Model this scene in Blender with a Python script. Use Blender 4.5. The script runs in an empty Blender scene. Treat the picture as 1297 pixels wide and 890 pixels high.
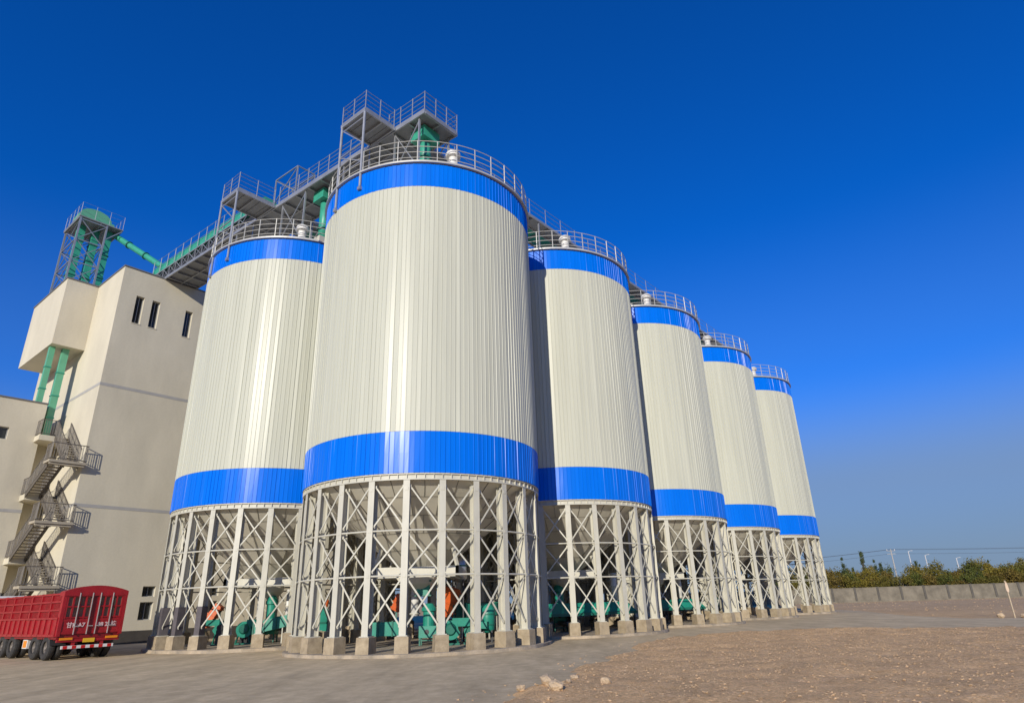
import bpy, math, random
import numpy as np
from mathutils import Vector, Matrix
random.seed(7); rng = np.random.default_rng(7)
R_ = math.radians; PI = math.pi
scene = bpy.context.scene
COL = scene.collection

# ------------------------------------------------------------------ materials
def mat(name, col, rough=.6, metal=0., vary=0., vscale=1.5, vstretch=(1,1,1), bump=0., bscale=20., col2=None, spec=.5, coat=0., coat_rough=.2, fine=0.):
    m = bpy.data.materials.new(name); m.use_nodes = True
    nt = m.node_tree; b = nt.nodes['Principled BSDF']
    b.inputs['Roughness'].default_value = rough
    b.inputs['Metallic'].default_value = metal
    b.inputs['Specular IOR Level'].default_value = spec
    b.inputs['Coat Weight'].default_value = coat
    b.inputs['Coat Roughness'].default_value = coat_rough
    b.inputs['Base Color'].default_value = (*col, 1)
    if vary or bump or fine:
        g = nt.nodes.new('ShaderNodeNewGeometry')
    if vary:
        mp = nt.nodes.new('ShaderNodeMapping'); mp.inputs['Scale'].default_value = vstretch
        nt.links.new(g.outputs['Position'], mp.inputs['Vector'])
        n = nt.nodes.new('ShaderNodeTexNoise'); n.inputs['Scale'].default_value = vscale
        n.inputs['Detail'].default_value = 8; n.inputs['Roughness'].default_value = .6
        nt.links.new(mp.outputs[0], n.inputs['Vector'])
        r = nt.nodes.new('ShaderNodeValToRGB')
        r.color_ramp.elements[0].position = .3; r.color_ramp.elements[1].position = .7
        c2 = col2 or tuple(c*(1-vary) for c in col)
        r.color_ramp.elements[0].color = (*c2, 1); r.color_ramp.elements[1].color = (*col, 1)
        nt.links.new(n.outputs['Fac'], r.inputs['Fac'])
        out = r.outputs[0]
        if fine:
            n3 = nt.nodes.new('ShaderNodeTexNoise'); n3.inputs['Scale'].default_value = bscale; n3.inputs['Detail'].default_value = 5
            nt.links.new(g.outputs['Position'], n3.inputs['Vector'])
            r3 = nt.nodes.new('ShaderNodeValToRGB'); r3.color_ramp.elements[0].position=.3; r3.color_ramp.elements[1].position=.72
            r3.color_ramp.elements[0].color=(1-fine,1-fine,1-fine,1); r3.color_ramp.elements[1].color=(1+fine*.4,1+fine*.4,1+fine*.4,1)
            nt.links.new(n3.outputs['Fac'], r3.inputs['Fac'])
            mx = nt.nodes.new('ShaderNodeMixRGB'); mx.blend_type='MULTIPLY'; mx.inputs[0].default_value=1
            nt.links.new(out, mx.inputs[1]); nt.links.new(r3.outputs[0], mx.inputs[2]); out = mx.outputs[0]
        nt.links.new(out, b.inputs['Base Color'])
    if bump:
        n2 = nt.nodes.new('ShaderNodeTexNoise'); n2.inputs['Scale'].default_value = bscale; n2.inputs['Detail'].default_value = 6
        nt.links.new(g.outputs['Position'], n2.inputs['Vector'])
        bp = nt.nodes.new('ShaderNodeBump'); bp.inputs['Strength'].default_value = bump; bp.inputs['Distance'].default_value = .05
        nt.links.new(n2.outputs['Fac'], bp.inputs['Height']); nt.links.new(bp.outputs[0], b.inputs['Normal'])
    return m

M = {}
M['white_panel'] = mat('white_panel', (.53,.53,.435), .32, vary=.12, vscale=1.2, vstretch=(2.5,2.5,.12), spec=.17)
M['blue_panel'] = mat('blue_panel', (.0,.150,.72), .28, vary=.10, vscale=1.2, vstretch=(2.5,2.5,.2), spec=.26)
M['white_steel'] = mat('white_steel', (.56,.535,.44), .5, vary=.16, vscale=2.2, vstretch=(2,2,.6))
M['hopper_steel'] = mat('hopper_steel', (.70,.655,.54), .5, vary=.15, vscale=.9)
M['seam'] = mat('seam_sealant', (.16,.15,.12), .7)
M['roof_steel'] = mat('roof_steel', (.55,.52,.44), .5, vary=.15, vscale=.9)
M['galv'] = mat('galvanised_steel', (.40,.41,.43), .42, metal=.45, vary=.25, vscale=2.5)
M['rail'] = mat('rail_steel', (.50,.49,.45), .45, metal=.2, vary=.15, vscale=2)
M['deck'] = mat('deck_steel', (.30,.31,.32), .55, metal=.3, vary=.25, vscale=3)
M['green'] = mat('green_paint', (.045,.36,.24), .42, vary=.25, vscale=2.5)
M['teal'] = mat('teal_paint', (.018,.27,.185), .42, vary=.3, vscale=3)
M['teal_dark'] = mat('dark_teal_paint', (.015,.16,.11), .42, vary=.3, vscale=3)
M['orange'] = mat('orange_paint', (.62,.115,.02), .42, vary=.25, vscale=3)
M['pale_green'] = mat('pale_green_paint', (.13,.42,.25), .45, vary=.15, vscale=2)
M['dark'] = mat('dark_metal', (.03,.03,.032), .5)
M['black'] = mat('black_rubber', (.018,.018,.018), .8, vary=.4, vscale=8, col2=(.05,.045,.04))
M['concrete'] = mat('pedestal_concrete', (.44,.355,.235), .9, vary=.35, vscale=3.5, bump=.4, bscale=25, col2=(.27,.21,.135))
M['slab'] = mat('slab_concrete', (.50,.40,.275), .9, vary=.45, vscale=1.6, bump=.4, bscale=18, col2=(.2,.17,.13))
M['plaster'] = mat('tan_plaster', (.65,.59,.45), .9, vary=.17, vscale=.5, vstretch=(1,1,.35), bump=.10, bscale=9, fine=.04)
M['plaster_trim'] = mat('grey_band_plaster', (.40,.385,.36), .9, vary=.12, vscale=2)
M['plinth'] = mat('dark_plinth', (.075,.065,.055), .7, vary=.3, vscale=2)
M['coping'] = mat('metal_coping', (.20,.20,.20), .5, metal=.3)
M['glass'] = mat('dark_glass', (.025,.028,.028), .12, spec=.6)
M['frame'] = mat('window_frame', (.33,.33,.32), .4)
M['stair_concrete'] = mat('stair_concrete', (.42,.365,.275), .85, vary=.2, vscale=2)
M['stair_steel'] = mat('stair_steel', (.15,.13,.11), .55, metal=.2, vary=.3, vscale=3)
M['red'] = mat('red_paint', (.38,.011,.018), .38, vary=.35, vscale=3, spec=.5)
M['red_dark'] = mat('dark_red_paint', (.25,.006,.012), .45, vary=.3, vscale=3)
M['board'] = mat('brown_board', (.20,.13,.085), .8, vary=.3, vscale=5)
M['silver'] = mat('silver_rod', (.6,.58,.55), .3, metal=.7)
M['white_paint'] = mat('white_paint', (.72,.70,.66), .45, vary=.1, vscale=3)
M['lettering'] = mat('faded_lettering', (.66,.47,.45), .5)
M['yellow'] = mat('yellow_plate', (.70,.42,.02), .5)
M['amber'] = mat('amber_lens', (.75,.25,.01), .3)
M['red_lens'] = mat('red_lens', (.5,.01,.01), .25)
M['wood'] = mat('weathered_wood', (.55,.44,.30), .8, vary=.3, vscale=12)
M['board_pale'] = mat('pale_board', (.66,.50,.36), .8, vary=.2, vscale=12)
M['rock'] = mat('pale_rock', (.58,.43,.27), .95, vary=.35, vscale=9, bump=.6, bscale=30)
M['wall_block'] = mat('grey_block_wall', (.235,.205,.155), .95, vary=.5, vscale=.7, bump=.5, bscale=6)
M['wall_post'] = mat('wall_post', (.11,.10,.085), .95, vary=.3, vscale=2)
M['bark'] = mat('bark', (.11,.08,.055), .95, vary=.4, vscale=6)
M['pole'] = mat('pole_concrete', (.42,.40,.37), .9, vary=.2, vscale=3)
M['pole_white'] = mat('pale_pole_paint', (.5,.5,.5), .6)
M['wire'] = mat('wire', (.06,.06,.065), .6)
for k, c in dict(leaf_olive=(.155,.13,.02), leaf_yellow=(.22,.17,.022), leaf_green=(.105,.12,.022), leaf_brown=(.19,.135,.026), leaf_dark=(.075,.10,.035)).items():
    M[k] = mat(k, c, .7, vary=.45, vscale=1.3, spec=.25)

def ground_mat(name, c1, c2, c3, bump, bscale, rough=.95, big=.12, streak=None, contrast=0.):
    m = bpy.data.materials.new(name); m.use_nodes = True
    nt = m.node_tree; b = nt.nodes['Principled BSDF']; b.inputs['Roughness'].default_value = rough; b.inputs['Specular IOR Level'].default_value=.15
    g = nt.nodes.new('ShaderNodeNewGeometry')
    mp = nt.nodes.new('ShaderNodeMapping')
    if streak: mp.inputs['Scale'].default_value = streak[0]; mp.inputs['Rotation'].default_value = (0,0,streak[1])
    nt.links.new(g.outputs['Position'], mp.inputs['Vector'])
    def noise(s, vec, d=8, r=.6):
        n = nt.nodes.new('ShaderNodeTexNoise'); n.inputs['Scale'].default_value=s; n.inputs['Detail'].default_value=d; n.inputs['Roughness'].default_value=r
        nt.links.new(vec, n.inputs['Vector']); return n.outputs['Fac']
    def ramp(f, a, bb, ca, cb):
        r = nt.nodes.new('ShaderNodeValToRGB'); r.color_ramp.elements[0].position=a; r.color_ramp.elements[1].position=bb
        r.color_ramp.elements[0].color=(*ca,1); r.color_ramp.elements[1].color=(*cb,1); nt.links.new(f, r.inputs['Fac']); return r.outputs[0]
    base = ramp(noise(big, mp.outputs[0]), .35, .68, c2, c1)
    fine = ramp(noise(bscale*.35, g.outputs['Position'], 10, .7), .42, .72, (0,0,0), (1,1,1))
    mx = nt.nodes.new('ShaderNodeMixRGB'); nt.links.new(fine, mx.inputs[0]); nt.links.new(base, mx.inputs[1]); mx.inputs[2].default_value=(*c3,1)
    mul = nt.nodes.new('ShaderNodeMixRGB'); mul.blend_type='MULTIPLY'; mul.inputs[0].default_value=1
    nt.links.new(mx.outputs[0], mul.inputs[1])
    nt.links.new(ramp(noise(1.1, mp.outputs[0], 9, .65), .3, .7, (.74,.74,.74), (1.1,1.1,1.1)), mul.inputs[2])
    out=mul.outputs[0]
    if contrast:
        m2 = nt.nodes.new('ShaderNodeMixRGB'); m2.blend_type='MULTIPLY'; m2.inputs[0].default_value=1; nt.links.new(out,m2.inputs[1])
        nt.links.new(ramp(noise(13, g.outputs['Position'], 6, .75), .36, .62, (1-contrast,)*3, (1.1,)*3), m2.inputs[2]); out=m2.outputs[0]
    nt.links.new(out, b.inputs['Base Color'])
    bp = nt.nodes.new('ShaderNodeBump'); bp.inputs['Strength'].default_value=bump; bp.inputs['Distance'].default_value=.06
    nt.links.new(noise(bscale, g.outputs['Position'], 8, .65), bp.inputs['Height']); nt.links.new(bp.outputs[0], b.inputs['Normal'])
    return m
M['dirt'] = ground_mat('dry_dirt', (.70,.45,.215), (.55,.355,.17), (.76,.53,.29), .5, 5, big=.09, contrast=.2)
M['rim'] = mat('dusty_rim', (.22,.19,.16), .6, metal=.3, vary=.4, vscale=6)
M['gravel'] = ground_mat('gravel_soil', (.84,.52,.245), (.66,.41,.195), (.95,.65,.35), .7, 24, big=.5, contrast=.36)
M['yard'] = ground_mat('yard_concrete', (.65,.50,.295), (.49,.375,.22), (.70,.55,.335), .22, 6, big=.10, streak=((1,.25,1), R_(-50)))
M['stone'] = mat('gravel_stone', (.60,.41,.235), .95, vary=.5, vscale=7, col2=(.30,.20,.105))

# ------------------------------------------------------------------ mesh builder
class MB:
    def __init__(s): s.v=[]; s.f=[]
    def add(s, vs, fs):
        o=len(s.v); s.v += [tuple(map(float,p)) for p in vs]; s.f += [tuple(i+o for i in f) for f in fs]; return s
    def box(s, a, b):
        (x0,y0,z0),(x1,y1,z1)=a,b
        return s.add([(x0,y0,z0),(x1,y0,z0),(x1,y1,z0),(x0,y1,z0),(x0,y0,z1),(x1,y0,z1),(x1,y1,z1),(x0,y1,z1)],
            [(0,3,2,1),(4,5,6,7),(0,1,5,4),(1,2,6,5),(2,3,7,6),(3,0,4,7)])
    def bar(s, p, q, w=.05, h=None, up=(0,0,1), ext=0.):
        h = h or w; p=Vector(p); q=Vector(q); d=(q-p).normalized(); p=p-d*ext; q=q+d*ext
        u=Vector(up)
        if abs(d.dot(u))>.98: u=Vector((1,0,0))
        a=d.cross(u).normalized(); b=a.cross(d).normalized()
        vs=[]
        for c in (p,q):
            for i,j in ((-1,-1),(1,-1),(1,1),(-1,1)): vs.append(c+a*(i*w/2)+b*(j*h/2))
        return s.add(vs, [(3,2,1,0),(4,5,6,7),(0,1,5,4),(1,2,6,5),(2,3,7,6),(3,0,4,7)])
    def tube(s, p, q, r=.03, r2=None, n=8, caps=True):
        r2 = r if r2 is None else r2; p=Vector(p); q=Vector(q); d=(q-p).normalized()
        u=Vector((0,0,1)) if abs(d.z)<.95 else Vector((1,0,0))
        a=d.cross(u).normalized(); b=a.cross(d)
        vs=[]
        for c,rr in ((p,r),(q,r2)):
            for i in range(n):
                t=2*PI*i/n; vs.append(c+a*(rr*math.cos(t))+b*(rr*math.sin(t)))
        fs=[(i,(i+1)%n,n+(i+1)%n,n+i) for i in range(n)]
        if caps: fs += [tuple(range(n-1,-1,-1)), tuple(range(n,2*n))]
        return s.add(vs, fs)
    def lathe(s, prof, n=48, c=(0,0), close=False, a0=0.):
        vs=[]; fs=[]; k=len(prof)
        for i in range(n):
            t=a0+2*PI*i/n
            for r,z in prof: vs.append((c[0]+r*math.cos(t), c[1]+r*math.sin(t), z))
        for i in range(n):
            j=(i+1)%n
            for m in range(k if close else k-1):
                m2=(m+1)%k
                fs.append((i*k+m, j*k+m, j*k+m2, i*k+m2))
        return s.add(vs, fs)
    def ringtube(s, R, z, r=.025, n=96, m=5):
        return s.lathe([(R+r*math.cos(2*PI*k/m), z+r*math.sin(2*PI*k/m)) for k in range(m)], n, close=True)
    def prism(s, poly, z0, z1):
        n=len(poly); return s.add([(x,y,z0) for x,y in poly]+[(x,y,z1) for x,y in poly],
            [tuple(range(n-1,-1,-1)), tuple(range(n,2*n))]+[(i,(i+1)%n,n+(i+1)%n,n+i) for i in range(n)])
    def extr(s, poly, axis, a, b):
        # poly in the two other axes, extruded along axis ('x' -> (y,z), 'y' -> (x,z))
        def P(p,c): return (c,p[0],p[1]) if axis=='x' else (p[0],c,p[1])
        n=len(poly); return s.add([P(p,a) for p in poly]+[P(p,b) for p in poly],
            [tuple(range(n)), tuple(range(2*n-1,n-1,-1))]+[((i+1)%n,i,n+i,n+(i+1)%n) for i in range(n)])
    def mesh(s, name, m, origin=(0,0,0), smooth=False):
        me=bpy.data.meshes.new(name)
        ox,oy,oz=origin
        me.from_pydata([(x-ox,y-oy,z-oz) for x,y,z in s.v], [], s.f)
        import bmesh
        bm=bmesh.new(); bm.from_mesh(me); bmesh.ops.recalc_face_normals(bm, faces=bm.faces); bm.to_mesh(me); bm.free()
        me.materials.append(m)
        if smooth: me.polygons.foreach_set('use_smooth',[True]*len(me.polygons))
        me.update(); return me

def link(o, parent=None):
    COL.objects.link(o)
    if parent is not None: o.parent=parent
    return o
def tag(o, label, cat, group=None):
    o['label']=label; o['category']=cat
    if group: o['group']=group
    return o
FT = 50.87
FO = Vector((-27.52, 40.06, 0)); FM = Matrix.Translation(FO) @ Matrix.Rotation(R_(FT),4,'Z')
def W(p): return FM @ Vector(p)          # plant grid (x along the silo rows, y across) -> world
class Thing:
    def __init__(s, name, label, cat, origin=(0,0,0), group=None, grid=True, rot=0.):
        s.o=origin; e=bpy.data.objects.new(name,None); e.empty_display_size=.3
        if grid: e.location=W(origin); e.rotation_euler=(0,0,R_(FT))
        else: e.location=origin; e.rotation_euler=(0,0,rot); s.o=(0,0,0)
        link(e); tag(e,label,cat,group); s.e=e
    def part(s, name, mb, m, parent=None, smooth=False, label=None):
        o=bpy.data.objects.new(name, mb.mesh(name, M[m] if isinstance(m,str) else m, s.o, smooth))
        link(o, parent or s.e)
        if label: o['label']=label
        return o
    def inst(s, name, me, loc, rotz=0., parent=None):
        o=bpy.data.objects.new(name, me); o.location=loc; o.rotation_euler=(0,0,rotz); return link(o, parent or s.e)
def single(name, mb, m, label, cat, origin=None, group=None, grid=False, smooth=False):
    origin = origin or (0,0,0)
    o=bpy.data.objects.new(name, mb.mesh(name, M[m] if isinstance(m,str) else m, origin, smooth))
    o.location = W(origin) if grid else origin
    if grid: o.rotation_euler=(0,0,R_(FT))
    link(o); return tag(o,label,cat,group)
def struct(name, mb, m):
    o=bpy.data.objects.new(name, mb.mesh(name, M[m])); link(o); o['kind']='structure'; return o
def dup(root, loc, label, group):
    def cp(o, par):
        c=o.copy(); COL.objects.link(c); c.parent=par
        for ch in kids.get(o.name,[]): cp(ch,c)
        return c
    kids={}
    for o in list(COL.objects):
        if o.parent: kids.setdefault(o.parent.name,[]).append(o)
    r=cp(root,None); r.location=loc; r['label']=label; r['group']=group
    return r

# ------------------------------------------------------------------ ground, yard, gravel
g=MB().add([(-900,-300,-.03),(900,-300,-.03),(900,1500,-.03),(-900,1500,-.03)],[(0,1,2,3)])
struct('ground', g, 'dirt')
def jitter_poly(pts, step, amp, seed):
    r=random.Random(seed); out=[]; n=len(pts)
    for i in range(n):
        a=Vector(pts[i]); b=Vector(pts[(i+1)%n]); d=b-a; k=max(1,int(d.length/step)); nrm=Vector((-d.y,d.x)).normalized()
        for j in range(k):
            out.append(tuple(a+d*j/k+nrm*r.uniform(-amp,amp)))
    return out
YARD=[(-120,-30),(-10,-30),(20,-20),(55,5),(62,14),(48,27.5),(36,34),(30.5,37.8),(26.6,41.2),(27.0,48),(29.2,56),(31.5,64),(33,74),(30,92),(0,100),(-120,100)]
yp=jitter_poly(YARD,.7,.14,3)
struct('concrete_yard', MB().add([(x,y,0) for x,y in yp],[tuple(range(len(yp)))]), 'yard')
GR=[(-6,-10),(-3.4,4),(-1.9,9.5),(-.75,12.9),(-.3,14),(1,18),(2.45,22.1),(4.6,28),(7.1,33.4),(9.6,35.6),(13.5,36.4),(18,34.9),(23.2,32.6),(36,27.5),(50,20),(66,6),(60,-14)]
GR=[(x/(1+.0022*math.hypot(x,y)),y/(1+.0022*math.hypot(x,y))) if y>5 else (x,y) for x,y in GR]
def sdist(P):
    poly=np.array(GR); n=len(poly); d=np.full(len(P),1e9); ins=np.zeros(len(P),bool)
    for i in range(n):
        a=poly[i]; b=poly[(i+1)%n]; ab=b-a; t=np.clip(((P-a)@ab)/(ab@ab),0,1)
        d=np.minimum(d,np.hypot(*(P-a-t[:,None]*ab).T))
        c=((a[1]>P[:,1])!=(b[1]>P[:,1])); 
        with np.errstate(divide='ignore',invalid='ignore'): xx=(b[0]-a[0])*(P[:,1]-a[1])/(b[1]-a[1])+a[0]
        ins ^= c&(P[:,0]<xx)
    return np.where(ins,d,-d)
def vnoise(P,s,seed):
    r=np.random.default_rng(seed); T=r.random((128,128)); q=P*s; i=np.floor(q).astype(int); f=q-i; f=f*f*(3-2*f); i%=128; j=(i+1)%128
    return (T[i[:,0],i[:,1]]*(1-f[:,0])+T[j[:,0],i[:,1]]*f[:,0])*(1-f[:,1])+(T[i[:,0],j[:,1]]*(1-f[:,0])+T[j[:,0],j[:,1]]*f[:,0])*f[:,1]
def gheight(P):
    d=sdist(P)+(vnoise(P,.9,1)-.5)*.9+(vnoise(P,3,2)-.5)*.35
    m=np.clip((d+.25)/.9,0,1); m=m*m*(3-2*m)
    h=.02+.07*vnoise(P,.22,3)+.07*(vnoise(P,1.2,4)-.5)+.05*(vnoise(P,3.3,5)-.5)+.03*(vnoise(P,7.5,6)-.5)
    rim=np.exp(-((d-.55)/.5)**2)*.05
    return -.06+m*(.06+h+.035*np.maximum(0,vnoise(P,2.1,31)+.5*vnoise(P,5.1,32)-.85))+rim*m
NX,NY=300,190
xs=np.linspace(-7,60,NX); ys=np.concatenate([np.linspace(-8,8,25),np.linspace(8.15,38,NY-25)])
X,Y=np.meshgrid(xs,ys); P=np.stack([X.ravel(),Y.ravel()],1); Z=gheight(P)
gm=MB(); gm.v=[(x,y,z) for (x,y),z in zip(P.tolist(),Z.tolist())]
gm.f=[(j*NX+i,j*NX+i+1,(j+1)*NX+i+1,(j+1)*NX+i) for j in range(NY-1) for i in range(NX-1)]
gv=struct('gravel_ground', gm, 'gravel'); gv.data.polygons.foreach_set('use_smooth',[True]*len(gv.data.polygons))

def rock_shape(r, seed, flat=.7):
    rr=random.Random(seed); ph=(1+5**.5)/2
    base=[(-1,ph,0),(1,ph,0),(-1,-ph,0),(1,-ph,0),(0,-1,ph),(0,1,ph),(0,-1,-ph),(0,1,-ph),(ph,0,-1),(ph,0,1),(-ph,0,-1),(-ph,0,1)]
    F=[(0,11,5),(0,5,1),(0,1,7),(0,7,10),(0,10,11),(1,5,9),(5,11,4),(11,10,2),(10,7,6),(7,1,8),(3,9,4),(3,4,2),(3,2,6),(3,6,8),(3,8,9),(4,9,5),(2,4,11),(6,2,10),(8,6,7),(9,8,1)]
    ax=(rr.uniform(.7,1.3),rr.uniform(.7,1.3),flat*rr.uniform(.7,1.1))
    V=[]
    for p in base:
        k=r/1.9*rr.uniform(.72,1.15); V.append((p[0]*k*ax[0],p[1]*k*ax[1],p[2]*k*ax[2]))
    return V,F
shapes=[rock_shape(1,i,.65) for i in range(12)]
def scatter(n, xr, yr, smin, smax, ok, zf, pw=3.0, ypow=1.0):
    mb=MB(); k=0; pts=[]
    cand=np.stack([rng.uniform(*xr,n*4), yr[0]+(yr[1]-yr[0])*rng.random(n*4)**ypow],1)
    msk=ok(cand); cand=cand[msk][:n]; zz=zf(cand)
    for (x,y),z in zip(cand.tolist(),zz.tolist()):
        r=smin+(smax-smin)*random.random()**pw
        V,F=shapes[random.randrange(12)]; a=random.uniform(0,6.28); c,s=math.cos(a)*r,math.sin(a)*r
        mb.add([(x+c*p[0]-s*p[1], y+s*p[0]+c*p[1], z+r*(p[2]+.12)) for p in V], F)
    return mb
inview=lambda P:(sdist(P)>.05)&(P[:,0]<P[:,1]*.80+1.2)&(P[:,0]>-.12*P[:,1]-1)
gs=scatter(32000,(-2,31),(10.5,36.5),.004,.036,lambda P:inview(P)&(vnoise(P,.5,11)+.3*vnoise(P,2.5,13)>.30),gheight,9.0,1.35)
o=bpy.data.objects.new('gravel_stones', gs.mesh('gravel_stones',M['stone'])); link(o); o['kind']='stuff'
tag(o,'loose stones and clods scattered over the gravel in the foreground','gravel')
gs=scatter(1600,(-3,32),(10.5,37.5),.01,.05,lambda P:(np.abs(sdist(P)+.25+.5*vnoise(P,.7,8))<.4)&(P[:,0]>-.12*P[:,1]-1),lambda P:np.maximum(gheight(P),0),4.0)
o=bpy.data.objects.new('edge_stones', gs.mesh('edge_stones',M['stone'])); link(o); o['kind']='stuff'
tag(o,'small stones strewn along the edge of the concrete road','gravel')
gs=scatter(1300,(24,110),(34,114),.02,.11,lambda P:(P[:,0]>P[:,1]*.42+4)&(P[:,0]<P[:,1]*.8)&((P[:,1]>43)|(P[:,0]>27.5))&(P[:,0]>26+.05*P[:,1])&(P[:,1]>37.6+.0*P[:,0])&(vnoise(P,.16,21)>.5),lambda P:np.full(len(P),-.03),4.0,1.2)
o=bpy.data.objects.new('field_stones', gs.mesh('field_stones',M['stone'])); link(o); o['kind']='stuff'
tag(o,'stones and clods on the bare dirt in front of the far wall','gravel')
for i,(x,y,r,lab) in enumerate([(-.05,14.0,.10,'dark flat stone at the tip of the gravel by the road edge'),(.50,14.25,.19,'biggest pale rock at the near corner of the gravel'),(.62,13.45,.15,'pale rock touching the biggest rock on its near side'),(1.12,15.35,.10,'rounded pale rock beside the road, right of the biggest rock'),(1.72,14.75,.10,'low flat pale rock farther right among the gravel'),(.95,14.7,.07,'small pale stone between the two larger rocks near the road')]):
    V,F=rock_shape(1,50+i,.85); mb=MB()
    z=float(max(gheight(np.array([[x,y]]))[0],0))
    mb.add([(p[0]*r+x,p[1]*r+y,p[2]*r+z+r*.45) for p in V],F)
    ob=single('rock',mb,'rock',lab,'rock',(x,y,z))
    sm=ob.modifiers.new('s','SUBSURF'); sm.levels=1; sm.render_levels=2; sm.subdivision_type='SIMPLE'
    tx=bpy.data.textures.new('rockclouds','CLOUDS'); tx.noise_scale=.11
    dm=ob.modifiers.new('d','DISPLACE'); dm.texture=tx; dm.strength=.05; dm.texture_coords='LOCAL'

# ------------------------------------------------------------------ silos
Rs=5.4; ZB=6.50; Z2=8.16; Z3=19.85; Z4=21.20; ZL=.675; ZT=6.26
PHASE=R_(-88.8); NL=24
def shell(levels, seed):
    r=np.random.default_rng(seed); n=168; st=2*PI/n; mb=MB(); cols=[]
    lowf=r.normal(0,.0062,(n,2,1))
    for i in range(n):
        for k,(fa,dr) in enumerate(((0,0),(.80,0),(.86,.018),(.95,.018))):
            a=i*st+fa*st; row=[]
            for l,z in enumerate(levels):
                j=(lowf[i,k,0]+r.normal(0,.0013)) if k<2 else 0
                rr=Rs+dr+j; row.append((rr*math.cos(a),rr*math.sin(a),z))
            cols.append(row)
    L=len(levels); m=len(cols); mb.v=[p for c in cols for p in c]
    mb.f=[(i*L+l,((i+1)%m)*L+l,((i+1)%m)*L+l+1,i*L+l+1) for i in range(m) for l in range(L-1)]
    return mb
def pol(r,a,z): return (r*math.cos(a),r*math.sin(a),z)
S_A=(-13.337,36.409,0); S_B=(-4.358,30.200,0); STEP=(6.8272,8.3920)
CATS='silo'; G1='white silos with blue bands'
t=Thing('silo','nearest and widest white silo with blue bands, in front of the others','silo',S_B,G1,grid=False)
SB=t.e
t.part('shell_wall', shell([Z2+.006,11,14,17,Z3-.006],1),'white_panel')
t.part('lower_band', shell([ZB,7.3,Z2],2),'blue_panel')
t.part('upper_band', shell([Z3,20.5,Z4-.10],3),'blue_panel')
t.part('top_rim', MB().lathe([(Rs-.14,Z4-.06),(Rs+.13,Z4-.06),(Rs+.13,Z4+.03),(Rs+.05,Z4+.10),(Rs-.14,Z4+.10)],120,close=True),'rail')
t.part('shadow_gap', MB().lathe([(Rs-.16,Z4-.12),(Rs-.03,Z4-.12),(Rs-.03,Z4-.055),(Rs-.16,Z4-.055)],96,close=True),'dark')  # dark ring paints in the shade below the rim overhang
t.part('roof', MB().lathe([(Rs-.13,Z4+.02),(.7,23.45),(.7,23.7),(.0,23.75)],48),'roof_steel')
rb=MB().lathe([(Rs-.15,ZT-.02),(Rs-.035,ZT-.02),(Rs-.035,ZT+.03),(Rs-.09,ZT+.03),(Rs-.09,ZB-.05),(Rs-.02,ZB-.05),(Rs-.02,ZB-.004),(Rs-.15,ZB-.004)],120,close=True)
for k in range(96):
    a=PHASE+2*PI*k/96; rb.bar(pol(Rs-.06,a,ZT+.02),pol(Rs-.06,a,ZB-.03),.07,.022,up=(-math.sin(a),math.cos(a),0))
t.part('ring_beam', rb,'white_steel')
HR=Rs-.17
hp=MB().lathe([(HR,ZT+.02),(.75,3.05)],24,a0=PHASE)
hp.lathe([(.75,3.05),(.62,2.55),(.30,2.2)],24,a0=PHASE)
ho=t.part('hopper', hp,'hopper_steel')
sm=MB()
for fr in (.17,.36,.55,.74):
    r0=HR+(.75-HR)*fr; z0=ZT+.02+(3.05-ZT-.02)*fr; sm.lathe([(r0+.012,z0-.018),(r0+.026,z0-.004)],24,a0=PHASE)
for k in range(24):
    for f0,f1,da in ((.0,.17,.5),(.17,.36,0.02),(.36,.55,.5),(.55,.74,0.02)):
        if k%2 and f0>.3: continue
        a=PHASE+2*PI*(k+da)/24; ra=HR+(.75-HR)*f0; rb2=HR+(.75-HR)*f1; za=ZT+.02+(3.05-ZT-.02)*f0; zb2=ZT+.02+(3.05-ZT-.02)*f1
        kk=math.cos(PI/24) if da==.5 else 1.
        sm.bar(pol(ra*kk+.008,a,za-.01),pol(rb2*kk+.008,a,zb2-.01),.016,.02)
t.part('panel_seam', sm,'seam',ho)
of=MB(); q=1.75
for sx,sy,ex,ey in ((-q,-q,q,-q),(q,-q,q,q),(q,q,-q,q),(-q,q,-q,-q)): of.bar((sx,sy,3.0),(ex,ey,3.0),.14,.42,ext=.07)
for sx in(-1,1):
    for sy in(-1,1): of.bar((sx*q,sy*q,3.2),(sx*1.55,sy*1.55,3.95),.12,.12)
of.bar((-q,0,2.93),(q,0,2.93),.12,.22)
t.part('outlet_frame', of,'white_steel')
# legs: H columns with concrete footings
lg=MB(); d0,d1=Rs-.41,Rs-.05; w=.125
lg.box((d1-.022,-w,ZL),(d1,w,ZT-.03)); lg.box((d0,-w,ZL),(d0+.022,w,ZT-.03)); lg.box((d0+.022,-.012,ZL),(d1-.022,.012,ZT-.03))
lg.box((d0-.05,-w-.06,ZL+.002),(d1+.06,w+.06,ZL+.03))
for z in (4.35,2.73,5.9): lg.box((d1-.002,-.07,z-.06),(d1+.012,.07,z+.06))
legme=lg.mesh('leg',M['white_steel'])
fm=MB(); fm.add([(Rs-.53,-.255,.06),(Rs+.09,-.255,.06),(Rs+.09,.255,.06),(Rs-.53,.255,.06),(Rs-.52,-.245,ZL-.02),(Rs+.08,-.245,ZL-.02),(Rs+.08,.245,ZL-.02),(Rs-.52,.245,ZL-.02),
   (Rs-.505,-.23,ZL),(Rs+.065,-.23,ZL),(Rs+.065,.23,ZL),(Rs-.505,.23,ZL)],[(0,1,5,4),(1,2,6,5),(2,3,7,6),(3,0,4,7),(4,5,9,8),(5,6,10,9),(6,7,11,10),(7,4,8,11),(8,9,10,11),(3,2,1,0)])
footme=fm.mesh('footing',M['concrete'])
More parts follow.
